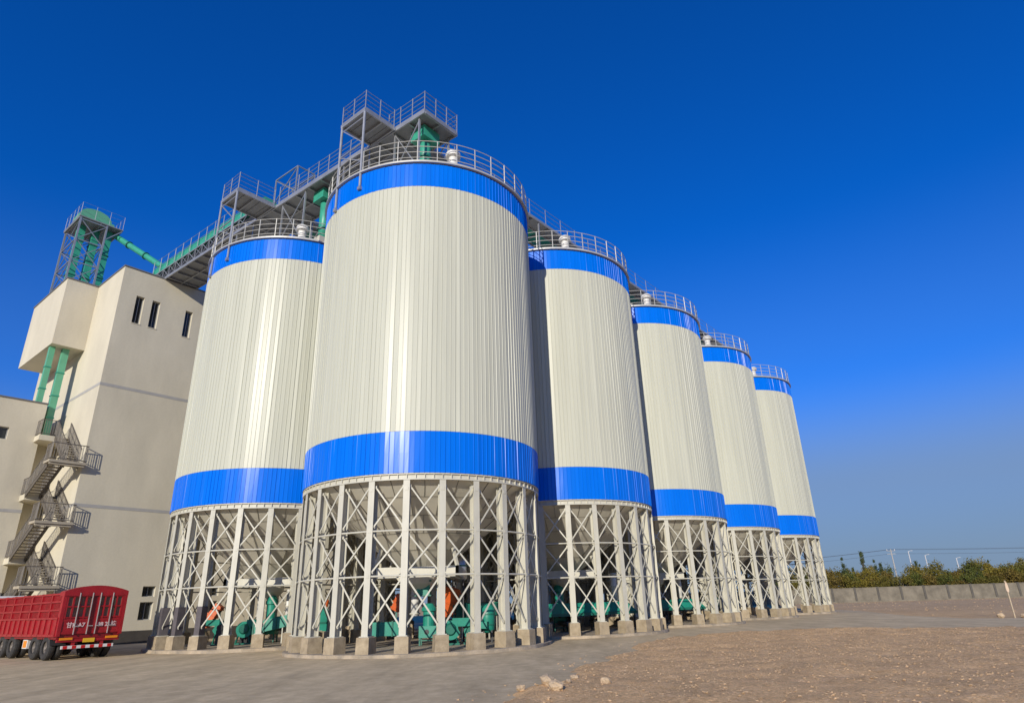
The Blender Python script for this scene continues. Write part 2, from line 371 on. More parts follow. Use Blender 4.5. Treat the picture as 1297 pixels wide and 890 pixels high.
ha=PI/NL; rb_=(Rs-.12); ch=rb_*math.sin(ha)-.125; cx=rb_*math.cos(ha)
def xme(z0,z1):
    b=MB(); b.bar((cx,-ch,z0),(cx,ch,z1),.058,.022,up=(1,0,0),ext=.02); b.bar((cx-.045,ch,z0),(cx-.045,-ch,z1),.058,.022,up=(1,0,0),ext=.02)
    for y in (-ch,ch):
        for z in (z0,z1): b.box((cx-.03,y-.05,z-.05),(cx-.015,y+.05,z+.05))
    return b.mesh('cross_brace',M['white_steel'])
xmes=[xme(4.52,6.02),xme(2.88,4.20),xme(1.02,2.60)]
tieme=MB().tube((cx+.03,-ch-.02,0),(cx+.03,ch+.02,0),.036,n=7).mesh('tie_bar',M['white_steel'])
for k in range(NL):
    a=PHASE+2*PI*k/NL
    l=t.inst('leg',legme,(0,0,0),a); t.inst('footing',footme,(0,0,0),0,l)
    for xm in xmes: t.inst('cross_brace',xm,(0,0,0),a+ha)
    for z in (4.35,2.73): t.inst('tie_bar',tieme,(0,0,z),a+ha)
gr=MB()
for z in (.16,.48,.80,1.12): gr.ringtube(Rs+.02,Z4+.1+z,.02,108)
gro=t.part('guard_rail',gr,'rail')
pme=MB().tube((Rs+.02,0,Z4+.09),(Rs+.02,0,Z4+.1+1.13),.026,n=6).mesh('post',M['rail'])
for k in range(36): t.inst('post',pme,(0,0,0),2*PI*k/36+.03,gro)
sl=MB().lathe([(.001,.12),(Rs+.22,.12),(Rs+.26,.105),(Rs+.27,-.03)],72)
sv=[]
for i,(x,y,z) in enumerate(sl.v):
    rr=math.hypot(x,y)
    if rr>1: k=1+.012*math.sin(7*math.atan2(y,x))+random.uniform(-.004,.004); x*=k;y*=k
    sv.append((x,y,z))
sl.v=sv
t.part('base_slab',sl,'slab')
vt=MB().lathe([(.30,0),(.30,.12),(.22,.13),(.22,.62),(.36,.64),(.37,.80),(.30,.92),(.10,.98),(.0,.98)],20)
vo=t.part('roof_vent',vt,'white_paint'); vo.location=pol(4.98,R_(-69),Z4+.12)
lad=MB(); a=R_(-25)
silos={'B':SB}
spec=[('C',1,'second front silo, the nearest silo throws a shadow down its left edge',-79),
      ('D',2,'third silo of the front row, between the half shaded one and the two smallest',-83),
      ('E',3,'fourth silo of the front row, second from the right end',-84),
      ('F',4,'last and smallest looking silo at the right end of the row, against open sky',-85)]
for n,k,lab,va in spec:
    silos[n]=dup(SB,(S_B[0]+k*STEP[0],S_B[1]+k*STEP[1],.004*k),lab,G1)
silos['A']=dup(SB,(*S_A[:2],.02),'white silo with blue bands beside the tan building, partly hidden by the nearest silo',G1)
rear=['second silo of the rear row, seen only through the legs behind the nearest silo','third silo of the rear row, seen only through the legs of the half shaded silo','fourth silo of the rear row, hidden behind the third front silo','fifth silo of the rear row, hidden behind the fourth front silo']
for k in range(1,5):
    silos['R%d'%k]=dup(SB,(S_A[0]+k*STEP[0],S_A[1]+k*STEP[1],.02+.004*k),rear[k-1],G1)
va={'A':-73,'C':-79,'D':-83,'E':-84,'F':-85}
for n,s in silos.items():
    for ch in s.children:
        if ch.name.startswith('roof_vent') and n in va: ch.location=pol(5.0,R_(va[n]),Z4+.12)
wm=MB().box((Rs-.425,-.135,ZL+.035),(Rs-.035,.135,1.92)).mesh('dark_leg_band',mat('dark_band_grey',(.115,.10,.105),.8,vary=.3,vscale=5))  # dark grey sleeve added to darken the feet of three legs
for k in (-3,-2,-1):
    o_=bpy.data.objects.new('dark_leg_band',wm); o_.rotation_euler=(0,0,PHASE+2*PI*k/NL); link(o_,silos['A']); o_['label']='dark grey band round the foot of a leg'
def grid_of(n):
    return FM.inverted() @ Vector((silos[n].location.x,silos[n].location.y,0))

# ------------------------------------------------------------------ railing helpers (plant grid frame)
def railing(T, pts, h=1.2, rails=(.4,.8,1.2), step=1.5, parent=None, m='galv', r=.018, name='railing', toe=True, posts=True, pr=.028):
    mb=MB(); P=[Vector(p) for p in pts]
    for a,b in zip(P,P[1:]):
        for z in rails: mb.tube(a+Vector((0,0,z)),b+Vector((0,0,z)),r,n=5)
        if toe: mb.bar(a+Vector((0,0,.06)),b+Vector((0,0,.06)),.012,.12)
    ro=T.part(name,mb,m,parent)
    if posts:
        done=set()
        for a,b in zip(P,P[1:]):
            k=max(1,round((b-a).length/step))
            for j in range(k+1):
                p=a+(b-a)*j/k; key=(round(p.x,2),round(p.y,2))
                if key in done: continue
                done.add(key)
                T.part('post',MB().tube(p,p+Vector((0,0,h+.03)),pr,n=6),m,ro if parent is None else parent)
    return ro
def deckbox(mb,x0,y0,x1,y1,z,th=.1):
    mb.box((x0,y0,z),(x1,y1,z+th))

# ------------------------------------------------------------------ grain elevator building
HB=24.95; LX=22.0; LY=15.4
def wall_holes(mb, axis, c, a0,a1,z0,z1, holes, depth, inward):
    # wall sheet in plane axis=c, holes [(a,b,za,zb)] with reveals going inward
    def P(a,z,d=0.): return (a,c+inward*d,z) if axis=='y' else (c+inward*d,a,z)
    As=sorted({a0,a1,*[h[0] for h in holes],*[h[1] for h in holes]}); Zs=sorted({z0,z1,*[h[2] for h in holes],*[h[3] for h in holes]})
    for i in range(len(As)-1):
        for j in range(len(Zs)-1):
            am=(As[i]+As[i+1])/2; zm=(Zs[j]+Zs[j+1])/2
            if any(h[0]<am<h[1] and h[2]<zm<h[3] for h in holes): continue
            mb.add([P(As[i],Zs[j]),P(As[i+1],Zs[j]),P(As[i+1],Zs[j+1]),P(As[i],Zs[j+1])],[(0,1,2,3)])
    for a,b,za,zb in holes:
        mb.add([P(a,za),P(b,za),P(b,zb),P(a,zb),P(a,za,depth),P(b,za,depth),P(b,zb,depth),P(a,zb,depth)],[(0,1,5,4),(1,2,6,5),(2,3,7,6),(3,0,4,7)])
B=Thing('grain_building','tall tan plastered building left of the silos with three slit windows near its roof','building')
RW=[(1.1,1.65,20.9,23.0),(2.2,2.75,20.9,23.0),(4.6,5.13,20.9,23.0),(4.9,5.7,2.75,3.38),(4.88,5.7,1.35,2.42)]
RW+=[(9.2,10.0,2.75,3.38),(9.2,10.0,1.35,2.42)]
mb=MB(); wall_holes(mb,'y',0,0,LX,0,HB,RW,.28,1)
mb.add([(0,0,0),(0,LY,0),(0,LY,HB),(0,0,HB)],[(0,1,2,3)])
mb.add([(LX,0,0),(LX,LY,0),(LX,LY,HB),(LX,0,HB)],[(0,1,2,3)])
mb.add([(0,LY,0),(LX,LY,0),(LX,LY,HB),(0,LY,HB)],[(0,1,2,3)])
mb.add([(0,0,HB-.6),(LX,0,HB-.6),(LX,LY,HB-.6),(0,LY,HB-.6)],[(0,1,2,3)])
B.part('wall',mb,'plaster')
mb=MB(); mb.box((-2.07,4.9,19.78),(-.003,12.5,HB)); B.part('projecting_bay',mb,'plaster')
cop=MB(); q=.06
cop.box((.003,-q,HB+.003),(LX+q,.30,HB+.09)); cop.box((-q,-q,HB+.003),(0,4.83,HB+.09)); cop.box((-2.07-q,4.84,HB+.004),(0,5.1,HB+.092)); cop.box((-2.07-q,5.103,HB+.004),(-1.8,12.5+q,HB+.092)); cop.box((-1.797,12.3,HB+.004),(0,12.5+q,HB+.092)); cop.box((-q,12.563,HB+.003),(.2,LY+q,HB+.09))
B.part('roof_coping',cop,'coping')
for z in (8.15,16.1):
    b=MB(); b.box((-.002,-.012,z-.10),(LX,.05,z+.10)); b.box((-.012,.002,z-.1),(.05,LY,z+.1)); B.part('wall_band',b,'plaster_trim')
b=MB(); b.box((.0,-.03,0),(LX,.05,.74)); b.box((-.03,.0,.0),(.05,LY,.74)); B.part('plinth',b,'plinth')
for k,(a,c,za,zb) in enumerate(RW):
    f=MB(); y0=.20
    e=.05
    f.box((a,y0,za),(c,y0+.06,za+e)); f.box((a,y0,zb-e),(c,y0+.06,zb)); f.box((a,y0,za+e),(a+e,y0+.06,zb-e)); f.box((c-e,y0,za+e),(c,y0+.06,zb-e)); f.box(((a+c)/2-.02,y0+.003,za+e),((a+c)/2+.02,y0+.055,zb-e))
    w=B.part('window',f,'frame'); B.part('pane',MB().box((a,y0+.07,za),(c,y0+.09,zb)),'glass',w)
    if k<3: B.part('sill',MB().box((a-.04,-.03,za-.05),(c+.04,.18,za-.003)),'plaster',w)
# lower block
L=Thing('low_building','lower flat roofed tan building at the left edge, joined to the tall one','building',(-1.4,5,0))
HL=15.4; x0=-16.; x1=-1.4
LW=[(-3.95,-3.17,12.65,13.45),(-6.6,-5.8,12.65,13.45),(-3.9,-3.1,9.6,10.9),(-9.2,-8.4,12.65,13.45)]
LW=[LW[0],LW[1],LW[3]]
mb=MB(); wall_holes(mb,'y',5.,x0,x1,0,HL,LW,.25,1)
mb.add([(x1,5,0),(x1,14,0),(x1,14,HL),(x1,5,HL)],[(0,1,2,3)]); mb.add([(x0,5,0),(x0,14,0),(x0,14,HL),(x0,5,HL)],[(0,1,2,3)])
mb.add([(x0,14,0),(x1,14,0),(x1,14,HL),(x0,14,HL)],[(0,1,2,3)]); mb.add([(x0,5,HL-.2),(x1,5,HL-.2),(x1,14,HL-.2),(x0,14,HL-.2)],[(0,1,2,3)])
L.part('wall',mb,'plaster')
L.part('roof_coping',MB().box((x0,4.93,HL+.003),(x1+.06,5.25,HL+.08)).box((x1-.2,5.253,HL+.003),(x1+.06,14,HL+.08)),'coping')
L.part('wall_band',MB().box((x0,4.988,8.05),(x1+.012,5.05,8.25)),'plaster_trim')
L.part('link_wall',MB().box((x1+.004,6.1,0),(-.035,6.3,13.0)),'plaster')
L.part('door',MB().box((x1+.10,6.04,0),(-.14,6.095,3.2)),'dark')
L.part('canopy',MB().box((-10.5,2.9,3.55),(-2.75,4.985,3.68)).box((-10.5,2.86,3.5),(-2.75,2.897,3.78)),'frame')
for a,c,za,zb in LW:
    f=MB(); f.box((a,5.17,za),(c,5.23,za+.05)); f.box((a,5.17,zb-.05),(c,5.23,zb)); f.box((a,5.17,za+.05),(a+.05,5.23,zb-.05)); f.box((c-.05,5.17,za+.05),(c,5.23,zb-.05))
    w=L.part('window',f,'frame'); L.part('pane',MB().box((a,5.235,za),(c,5.25,zb)),'glass',w)
# ducts under the bay
for i,(x,y,zb,w,lab) in enumerate([(-1.78,5.75,15.2,.17,'pale green square duct dropping from the bay to the low roof, left one'),(-.98,5.65,13.06,.21,'pale green square duct from the bay down to the stair head, right one')]):
    T=Thing('square_duct',lab,'duct',(x,y,zb),'pale green ducts under the bay')
    T.part('casing',MB().box((x-w,y-w,zb),(x+w,y+w,19.77)),'pale_green')
    for z in ([16.6,18.2] if i==0 else [14.6,16.2,17.9]): T.part('flange',MB().box((x-w-.04,y-w-.04,z),(x+w+.04,y+w+.04,z+.07)),'green')
# ------------------------------------------------------------------ outside stair
ST=Thing('outside_staircase','zigzag staircase with dark railings climbing the lit end wall of the tall building','staircase',(-1.1,1.8,0))
def baluster(pts,h=1.05,parent=None):
    mb=MB()
    for a,b in zip(pts,pts[1:]):
        a=Vector(a);b=Vector(b); up=Vector((0,0,1))
        for z in (.10,h): mb.bar(a+up*z,b+up*z,.045,.045)
        n=max(2,int(Vector((b.x-a.x,b.y-a.y,0)).length/.13))
        for j in range(n+1):
            p=a+(b-a)*j/n; mb.tube(p+up*.1,p+up*h,.011 if j%6 else .022,n=4,caps=False)
    return ST.part('railing',mb,'stair_steel',parent)
def flight(xa,xb,ya,za,yb,zb):
    n=11; fl=MB()
    for x in (xa,xb): fl.bar((x,ya,za-.12),(x,yb,zb-.12),.05,.26)
    fo=ST.part('flight',fl,'stair_steel')
    tr=MB()
    for k in range(n):
        f=(k+.5)/n; y=ya+(yb-ya)*f; z=za+(zb-za)*f; tr.box((xa+.03,y-.15,z-.03),(xb-.03,y+.15,z+.02))
    ST.part('treads',tr,'stair_concrete',fo)
    for x in (xa,xb): baluster([(x,ya,za),(x,yb,zb)],parent=fo)
LZ=[3.4,7.03,10.68]; MZ=[5.2,9.12,13.05]
for i,z in enumerate(LZ):
    lo=ST.part('landing',MB().box((-1.95,-.48,z-.15),(-.01,.62,z)).box((-.009,-.48,z-.15),(.05,-.02,z)),'stair_concrete')
    baluster([(-1.9,.6,z),(-1.9,-.44,z),(.02,-.44,z),(.02,-.05,z)],parent=lo)
    ST.part('landing_beam',MB().bar((-1.2,3.0,z-1.75),(-1.2,-.3,z-.2),.09,.12) if False else MB().box((-1.9,-.40,z-.28),(-.012,-.28,z-.152)),'stair_concrete',lo)
for z in MZ:
    lo=ST.part('landing',MB().box((-1.7,3.9,z-.36),(-.035,4.985,z)).box((-1.39,4.99,z-.36),(-.035,6.09,z)),'plaster')
    baluster([(-1.68,4.95,z),(-1.68,3.93,z)],parent=lo)
baluster([(-1.68,3.93,MZ[2]),(-.85,3.93,MZ[2])])
for i in range(3):
    flight(-.80,-.06,3.9,MZ[i],.62,LZ[i])
    if i<2: flight(-1.68,-.90,.62,LZ[i+1],3.9,MZ[i])
flight(-1.68,-.90,.62,LZ[0],3.9,1.6)
lo=ST.part('landing',MB().box((-1.7,3.9,1.43),(-.035,4.985,1.6)),'stair_concrete')
flight(-.80,-.06,3.9,1.6,.9,.1)
ST.part('support_post',MB().tube((-1.8,-.35,0),(-1.8,-.35,3.11),.06),'stair_steel'); ST.part('support_post',MB().tube((-.1,-.35,0),(-.1,-.35,3.24),.06),'stair_steel')

# ------------------------------------------------------------------ elevator tower on the bay roof
zt=30.75; zb=HB-.6
T=Thing('elevator_tower','grey steel lattice tower with a railed platform on the roof of the tall building','tower',(-1.1,7.6,HB))
xa,xb,ya,yb=-2.0,-.15,5.85,9.15
for x in (xa,xb):
    for y in (ya,yb): T.part('leg',MB().bar((x,y,HB+.002),(x,y,zt),.12,.12,up=(1,0,0)),'galv')
lv=[HB+.15,26.9,28.8,zt-.15]
for (p,q_) in (((xa,ya),(xb,ya)),((xa,yb),(xb,yb)),((xa,ya),(xa,yb)),((xb,ya),(xb,yb))):
    b=MB()
    for k in range(3):
        b.bar((*p,lv[k+1]),(*q_,lv[k+1]),.07); b.bar((*p,lv[k]),(*q_,lv[k+1]),.05); b.bar((*q_,lv[k]),(*p,lv[k+1]),.05)
    T.part('bracing',b,'galv')
b=MB().box((-2.15,5.75,zt),(1.0,9.3,zt+.08))
for x in (-2.1,-.6,.9): b.bar((x,5.8,zt-.08),(x,9.25,zt-.08),.08,.15)
T.part('platform',b,'deck')
b=MB(); b.bar((xb,ya,zt-1.3),(.9,ya,zt-.1),.07); b.bar((xb,yb,zt-1.3),(.9,yb,zt-.1),.07); T.part('bracket',b,'galv')
railing(T,[(-2.1,5.8,zt+.08),(.95,5.8,zt+.08),(.95,9.25,zt+.08),(-2.1,9.25,zt+.08),(-2.1,5.8,zt+.08)],1.15,step=.9,toe=False,r=.008,pr=.016)
E=Thing('bucket_elevator','green bucket elevator with two casings and a rounded head inside the roof tower','elevator',(-.6,7.4,HB))
for x in (-1.45,-.45): 
    o=E.part('casing',MB().box((x-.24,7.1,HB-.5),(x+.24,7.75,zt+.1)),'green')
    for z in (26.3,27.8,29.3): E.part('flange',MB().box((x-.29,7.05,z),(x+.29,7.8,z+.09)),'teal_dark',o)
prof=[(-1.95,zt+.1),(-1.95,zt+.8)]+[(-.80+1.15*math.cos(a),zt+.8+.75*math.sin(a)) for a in np.linspace(PI,0,12)]+[(.55,zt+.8),(.75,zt+.1)]
E.part('head',MB().extr(prof,'y',6.75,8.1),'pale_green')
E.part('head_flange',MB().extr([(-2.02,zt+.12),(-2.02,zt+.22),(.8,zt+.22),(.8,zt+.12)],'y',6.7,8.15),'teal_dark')
E.part('motor',MB().tube((-.8,8.12,zt+.8),(-.8,8.75,zt+.8),.22,n=12).box((-1.1,8.15,zt+.1),(-.5,8.7,zt+.58)),'teal_dark')
E2=Thing('vertical_pipe','green pipe standing beside the bucket elevator at the right of the roof tower','pipe',(.35,6.9,HB))
E2.part('casing',MB().box((.1,6.6,HB-.5),(.55,7.1,zt-.01)),'green'); 
for z in (26.5,28.5): E2.part('flange',MB().box((.05,6.55,z),(.6,7.15,z+.08)),'teal_dark')
SP=Thing('grain_spout','slanting green pipe running from the roof tower down to the gallery','pipe',(.7,6.9,zt))
p0=Vector((.72,6.85,zt-.05)); p1=Vector((3.35,1.9,26.75))
SP.part('pipe',MB().tube(p0,p1,.24,n=14),'green',smooth=False)
for f in (.3,.62): c=p0.lerp(p1,f); d=(p1-p0).normalized(); SP.part('flange',MB().tube(c-d*.05,c+d*.05,.31,n=14),'teal_dark')

# ------------------------------------------------------------------ cross gallery (building -> over the first silo of each row)
def gx(y): return 2.72+(.2-y)*(.95/27.5)       # near edge of the gallery
GZ=25.0; GW=2.32
GL=Thing('cross_gallery','long steel gallery with green covered conveyor from the tall building over two silos','gallery',(gx(-13),-13,GZ))
ys_=(2.4,-11.0,-27.3)
def gp(y,o,z): return (gx(y)+o,y,z)
b=MB(); n=24
yv=np.linspace(2.4,-27.3,n)
for y,y2 in zip(yv,yv[1:]):
    b.add([gp(y,.04,GZ+.06),gp(y,GW-.04,GZ+.06),gp(y2,GW-.04,GZ+.06),gp(y2,.04,GZ+.06),gp(y,.04,GZ+.10),gp(y,GW-.04,GZ+.10),gp(y2,GW-.04,GZ+.10),gp(y2,.04,GZ+.10)],[(0,1,2,3),(4,5,6,7),(0,1,5,4),(2,3,7,6)])
GL.part('deck',b,'deck')
b=MB()
for y in np.arange(2.0,-27.4,-1.22): b.bar(gp(y,.05,GZ-.02),gp(y,GW-.05,GZ-.02),.09,.14)
b.bar(gp(-27.25,.0,GZ-.02),gp(-27.25,GW,GZ-.02),.1,.16); GL.part('cross_beams',b,'galv')
for o in (0,GW/2,GW):
    GL.part('edge_beam',MB().bar(gp(2.4,o,GZ+.02),gp(-27.3,o,GZ+.02),.08,.20),'galv')
for o in (.0,GW):
    b=MB(); zt2=GZ+.92; b.bar(gp(2.4,o,zt2),gp(-11.5,o,zt2),.07,.08)
    yy=np.arange(2.4,-11.6,-.95)
    for i,(y,y2) in enumerate(zip(yy,yy[1:])):
        b.bar(gp(y,o,GZ+.1),gp(y,o,zt2),.05); b.bar(gp(y,o,GZ+.1 if i%2 else zt2),gp(y2,o,zt2 if i%2 else GZ+.1),.045)
        b.bar(gp(y,o+(.03 if o==0 else -.03),GZ+.1 if i%2==0 else zt2),gp(y2,o+(.03 if o==0 else -.03),zt2 if i%2==0 else GZ+.1),.035)
    GL.part('side_truss',b,'galv')
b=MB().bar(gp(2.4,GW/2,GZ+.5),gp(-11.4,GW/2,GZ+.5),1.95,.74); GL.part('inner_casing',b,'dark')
# green covered conveyor on the gallery
b=MB()
def csec(y):
    if y>-12.4: pr=[(.06,1.0),(.06,1.62),(.30,1.86),(.95,1.86),(1.2,1.62),(1.2,1.0)]
    else: pr=[(.95,.14),(.95,.6),(1.2,.8),(1.8,.8),(2.05,.6),(2.05,.14)]
    return [gp(y,o,GZ+z) for o,z in pr]
for ya_,yb_ in ((2.6,-12.3),(-12.45,-26.)):
    A_=csec(ya_); B_=[(q[0]+gx(yb_)-gx(ya_),yb_,q[2]) for q in A_]
    b.add(A_+B_,[(i,i+1,7+i,6+i) for i in range(5)]+[(5,0,6,11),(5,4,3,2,1,0),(6,7,8,9,10,11)])
cv=GL.part('conveyor_cover',b,'green')
b=MB()
for y in np.arange(1.5,-12,-1.5):
    q=csec(y); up_=Vector((0,0,.03))
    for k in range(3): b.bar(Vector(q[k])+up_,Vector(q[k+1])+up_,.05,.05)
GL.part('cover_flanges',b,'pale_green',cv)
railing(GL,[gp(2.2,-.06,GZ+.95),gp(-11.3,-.06,GZ+.95)],1.15,(.6,1.15),1.12,toe=False,r=.016,pr=.026)
railing(GL,[gp(2.2,GW+.04,GZ+.95),gp(-11.3,GW+.04,GZ+.95)],1.1,(.55,1.1),1.12,toe=False,r=.016,pr=.026)
railing(GL,[gp(-14.6,-.02,GZ+.1),gp(-22.4,-.02,GZ+.1)],1.2,(.3,.6,.9,1.2),.98,r=.016,pr=.026)
railing(GL,[gp(-24.6,-.02,GZ+.1),gp(-27.28,-.02,GZ+.1),gp(-27.28,GW,GZ+.1),gp(-11.5,GW,GZ+.1)],1.2,(.3,.6,.9,1.2),.8,r=.016,pr=.026)
# cage frame on the gallery
FRm=Thing('access_frame','grey open steel frame with cross bracing standing on the gallery above the rear silo','frame',gp(-15.2,1,GZ+.1))
f0,f1=-13.95,-16.25; zc=GZ+2.15
for y in (f0,f1):
    for o_ in (.0,1.2): FRm.part('post',MB().bar(gp(y,o_,GZ+.12),gp(y,o_,zc),.07,.07,up=(1,0,0)),'galv')
b=MB()
for o_ in (.0,1.2):
    b.bar(gp(f0,o_,zc),gp(f1,o_,zc),.06); b.bar(gp(f0,o_,GZ+.3),gp(f1,o_,zc-.05),.045); b.bar(gp(f1,o_,GZ+.3),gp(f0,o_,zc-.05),.045)
for y in (f0,f1): b.bar(gp(y,0,zc),gp(y,1.2,zc),.06); b.bar(gp(y,0,GZ+.3),gp(y,1.2,zc-.05),.045)
FRm.part('bracing',b,'galv')
# supports and spouts from the gallery to the silo roofs
def roofz(n,x,y):
    c=grid_of(n); r=math.hypot(x-c.x,y-c.y); return Z4+.02+(Rs-.13-r)/(Rs-.83)*(23.45-Z4-.02)
for n in ('A','B'):
    c=grid_of(n); yc=c.y
    for dy in ((-3.9,-1.6,1.6,3.6) if n=='A' else (-2.6,-.8,1.2,3.4)):
        for o_ in (.12,GW-.12):
            p=gp(yc+dy,o_,0); zz=roofz(n,p[0],p[1])
            GL.part('support_leg',MB().bar((p[0],p[1],zz),(p[0],p[1],GZ-.08),.09,.09,up=(1,0,0)),'galv')
    b=MB()
    for o_ in (.12,GW-.12):
        p=gp(yc+(-3.9 if n=='A' else -2.6),o_,0); q2=gp(yc+(-1.6 if n=='A' else -.8),o_,0)
        b.bar((p[0],p[1],roofz(n,*p[:2])+.1),(q2[0],q2[1],GZ-.2),.05); b.bar((q2[0],q2[1],roofz(n,*q2[:2])+.1),(p[0],p[1],GZ-.2),.05)
    GL.part('support_bracing',b,'galv')
    y=yc+(-4.55 if n=='A' else -2.0); p=gp(y,1.1,0); zz=roofz(n,*p[:2])
    s=Thing('roof_spout','round green spout pipe between the gallery and the '+('rear silo roof beside the building' if n=='A' else 'roof of the nearest silo'),'pipe',(p[0],p[1],zz),'green spouts on the silo roofs')
    s.part('pipe',MB().tube((p[0],p[1],zz-.1),(p[0],p[1],GZ-.1),.30,n=16),'green',smooth=True)
    s.part('flange',MB().tube((p[0],p[1],zz+.9),(p[0],p[1],zz+1.0),.38,n=16),'teal_dark')
    s.part('inlet_box',MB().box((p[0]-.55,p[1]-.5,GZ-.75),(p[0]+.55,p[1]+.5,GZ-.1)),'green')
    s.part('roof_collar',MB().box((p[0]-.6,p[1]-.6,zz-.25),(p[0]+.6,p[1]+.6,zz+.12)),'roof_steel')
# row walkways with conveyors along each silo row, the near end on posts fixed to the first silo
for n,lab,lab2 in (('B','steel walkway along the front silo row, its railed end above the nearest silo','front'),('A','steel walkway along the rear silo row, its railed end facing the tall building','rear')):
    c=grid_of(n); xs_=c.x-5.37; xe=gx(c.y); xend=c.x+4*10.82+2.5; z=GZ
    T=Thing('row_walkway',lab,'walkway',(c.x,c.y,z),'walkways along the silo rows')
    b=MB().box((xs_-.04,c.y-.98,z+.05),(xe-.06,c.y+.98,z+.09))
    for x in np.arange(xs_+.05,xe,.5): b.bar((x,c.y-.95,z+.03),(x,c.y+.95,z+.03),.02,.04)
    T.part('end_deck',b,'deck')
    b=MB()
    for y in (c.y-.95,c.y+.95): b.bar((xs_-.06,y,z),(xe-.05,y,z),.08,.18)
    for x in (xs_,xs_+1.1,xe-.12): b.bar((x,c.y-.9,z-.01),(x,c.y+.9,z-.01),.08,.16)
    T.part('end_frame',b,'galv')
    railing(T,[(xe-.1,c.y-.95,z+.1),(xs_,c.y-.95,z+.1),(xs_,c.y+.95,z+.1),(xe-.1,c.y+.95,z+.1)],1.15,(.3,.6,.9,1.15),.95,r=.014,pr=.026)
    for sy in (-.93,.93):
        zf=19.85 if sy>0 else 20.25
        T.part('support_post',MB().tube((xs_,c.y+sy,zf),(xs_,c.y+sy,z+.03),.065,n=8),'galv')
        T.part('post_bracket',MB().box((xs_-.08,c.y+sy-.1,zf-.05),(xs_+.12,c.y+sy+.1,zf+.12)),'galv')
    b=MB()
    for za,zb_ in ((23.0,24.75),(21.9,23.0)):
        b.bar((xs_,c.y-.93,za),(xs_,c.y+.93,zb_),.05); b.bar((xs_,c.y-.93,za),(xs_,c.y+.93,za),.05)
    b.bar((xs_,c.y-.93,24.6),(xs_,c.y+.93,24.6),.05)
    T.part('post_bracing',b,'galv')
    x0_=xe+GW+.08
    b=MB().box((x0_,c.y-1.25,z+.05),(xend,c.y-.35,z+.10))
    for x in np.arange(x0_,xend,1.8): b.bar((x,c.y-1.25,z-.02),(x,c.y+.95,z-.02),.07,.12)
    T.part('deck',b,'deck')
    b=MB()
    for y in (c.y-1.27,c.y-.33,c.y+.93): b.bar((x0_,y,z+.02),(xend,y,z+.02),.07,.18)
    T.part('edge_beams',b,'galv')
    cvp=[(c.y-.3,z+.12),(c.y-.3,z+.62),(c.y+.25,z+.80),(c.y+.9,z+.62),(c.y+.9,z+.12)]
    T.part('conveyor_cover',MB().extr(cvp,'x',x0_,xend),'green')
    railing(T,[(x0_,c.y-1.25,z+.1),(xend,c.y-1.25,z+.1)],1.15,(.4,.8,1.15),1.75,toe=False,r=.014,pr=.024)
    for k in range(5):
        for dx in (-2.2,2.2):
            if k==0 and dx<0: continue
            for y in (c.y-1.2,c.y+.9):
                xx=c.x+k*10.82+dx; r=math.hypot(dx,y-c.y); zz=Z4+.02+(Rs-.13-r)/(Rs-.83)*(23.45-Z4-.02)
                T.part('support_leg',MB().bar((xx,y,zz),(xx,y,z-.06),.08,.08,up=(1,0,0)),'galv')

# ------------------------------------------------------------------ machines under the silos
def world_thing(name,label,cat,loc,rot=0.,group=None): return Thing(name,label,cat,loc,group,grid=False,rot=rot)
def trough(label,x,y,z,L,rot,tilt=0.,m='teal',group='teal trough conveyors'):
    T=world_thing('trough_conveyor',label,'conveyor',(x,y,.12),R_(rot),group)
    h=.27; dz=L*math.tan(R_(tilt))/2; zz=z-.12
    b=MB(); b.add([(-L/2,-.3,zz-dz-h),(L/2,-.3,zz+dz-h),(L/2,.3,zz+dz-h),(-L/2,.3,zz-dz-h),(-L/2,-.3,zz-dz+h),(L/2,-.3,zz+dz+h),(L/2,.3,zz+dz+h),(-L/2,.3,zz-dz+h)],[(0,3,2,1),(4,5,6,7),(0,1,5,4),(1,2,6,5),(2,3,7,6),(3,0,4,7)])
    T.part('casing',b,m)
    b=MB()
    for f in (-.48,-.17,.17,.48): xx=f*L; zc_=zz+2*dz*f; b.box((xx-.03,-.34,zc_-h-.03),(xx+.03,.34,zc_+h+.04))
    T.part('flanges',b,'teal_dark' if m=='teal' else m)
    for f in (-.36,.36):
        for y_ in (-.25,.25): T.part('leg',MB().bar((f*L,y_,0),(f*L,y_,zz+2*dz*f-h),.05,.05,up=(1,0,0)),'white_steel')
    return T
def fan(label,x,y,z,rot,s=1.,m='teal',group='teal aeration fans'):
    T=world_thing('aeration_fan',label,'fan',(x,y,.12),R_(rot),group); zz=z-.12
    pr=[(s*(.38+.13*k/20)*math.cos(2*PI*k/20), zz+s*(.38+.13*k/20)*math.sin(2*PI*k/20)) for k in range(20)]
    T.part('volute',MB().extr(pr,'y',-.22*s,.22*s),m)
    T.part('inlet_cone',MB().tube((0,-.22*s,zz),(0,-.36*s,zz),.30*s,.22*s,16),'teal_dark')
    T.part('outlet_duct',MB().box((.1*s,-.2*s,zz+.12*s),(1.0*s,.2*s,zz+.50*s)),m)
    T.part('motor',MB().tube((0,.25*s,zz),(0,.75*s,zz),.2*s,n=14).box((-.2*s,.3*s,0),(.2*s,.7*s,zz-.15*s)),'dark')
    b=MB(); b.bar((-.45*s,-.2*s,.04),(.45*s,-.2*s,.04),.08); b.bar((-.45*s,.7*s,.04),(.45*s,.7*s,.04),.08)
    for sx in (-.4,.4): b.bar((sx*s,-.2*s,.04),(sx*.6*s,-.05,zz-.2*s),.06)
    T.part('base_frame',b,'teal_dark')
    return T
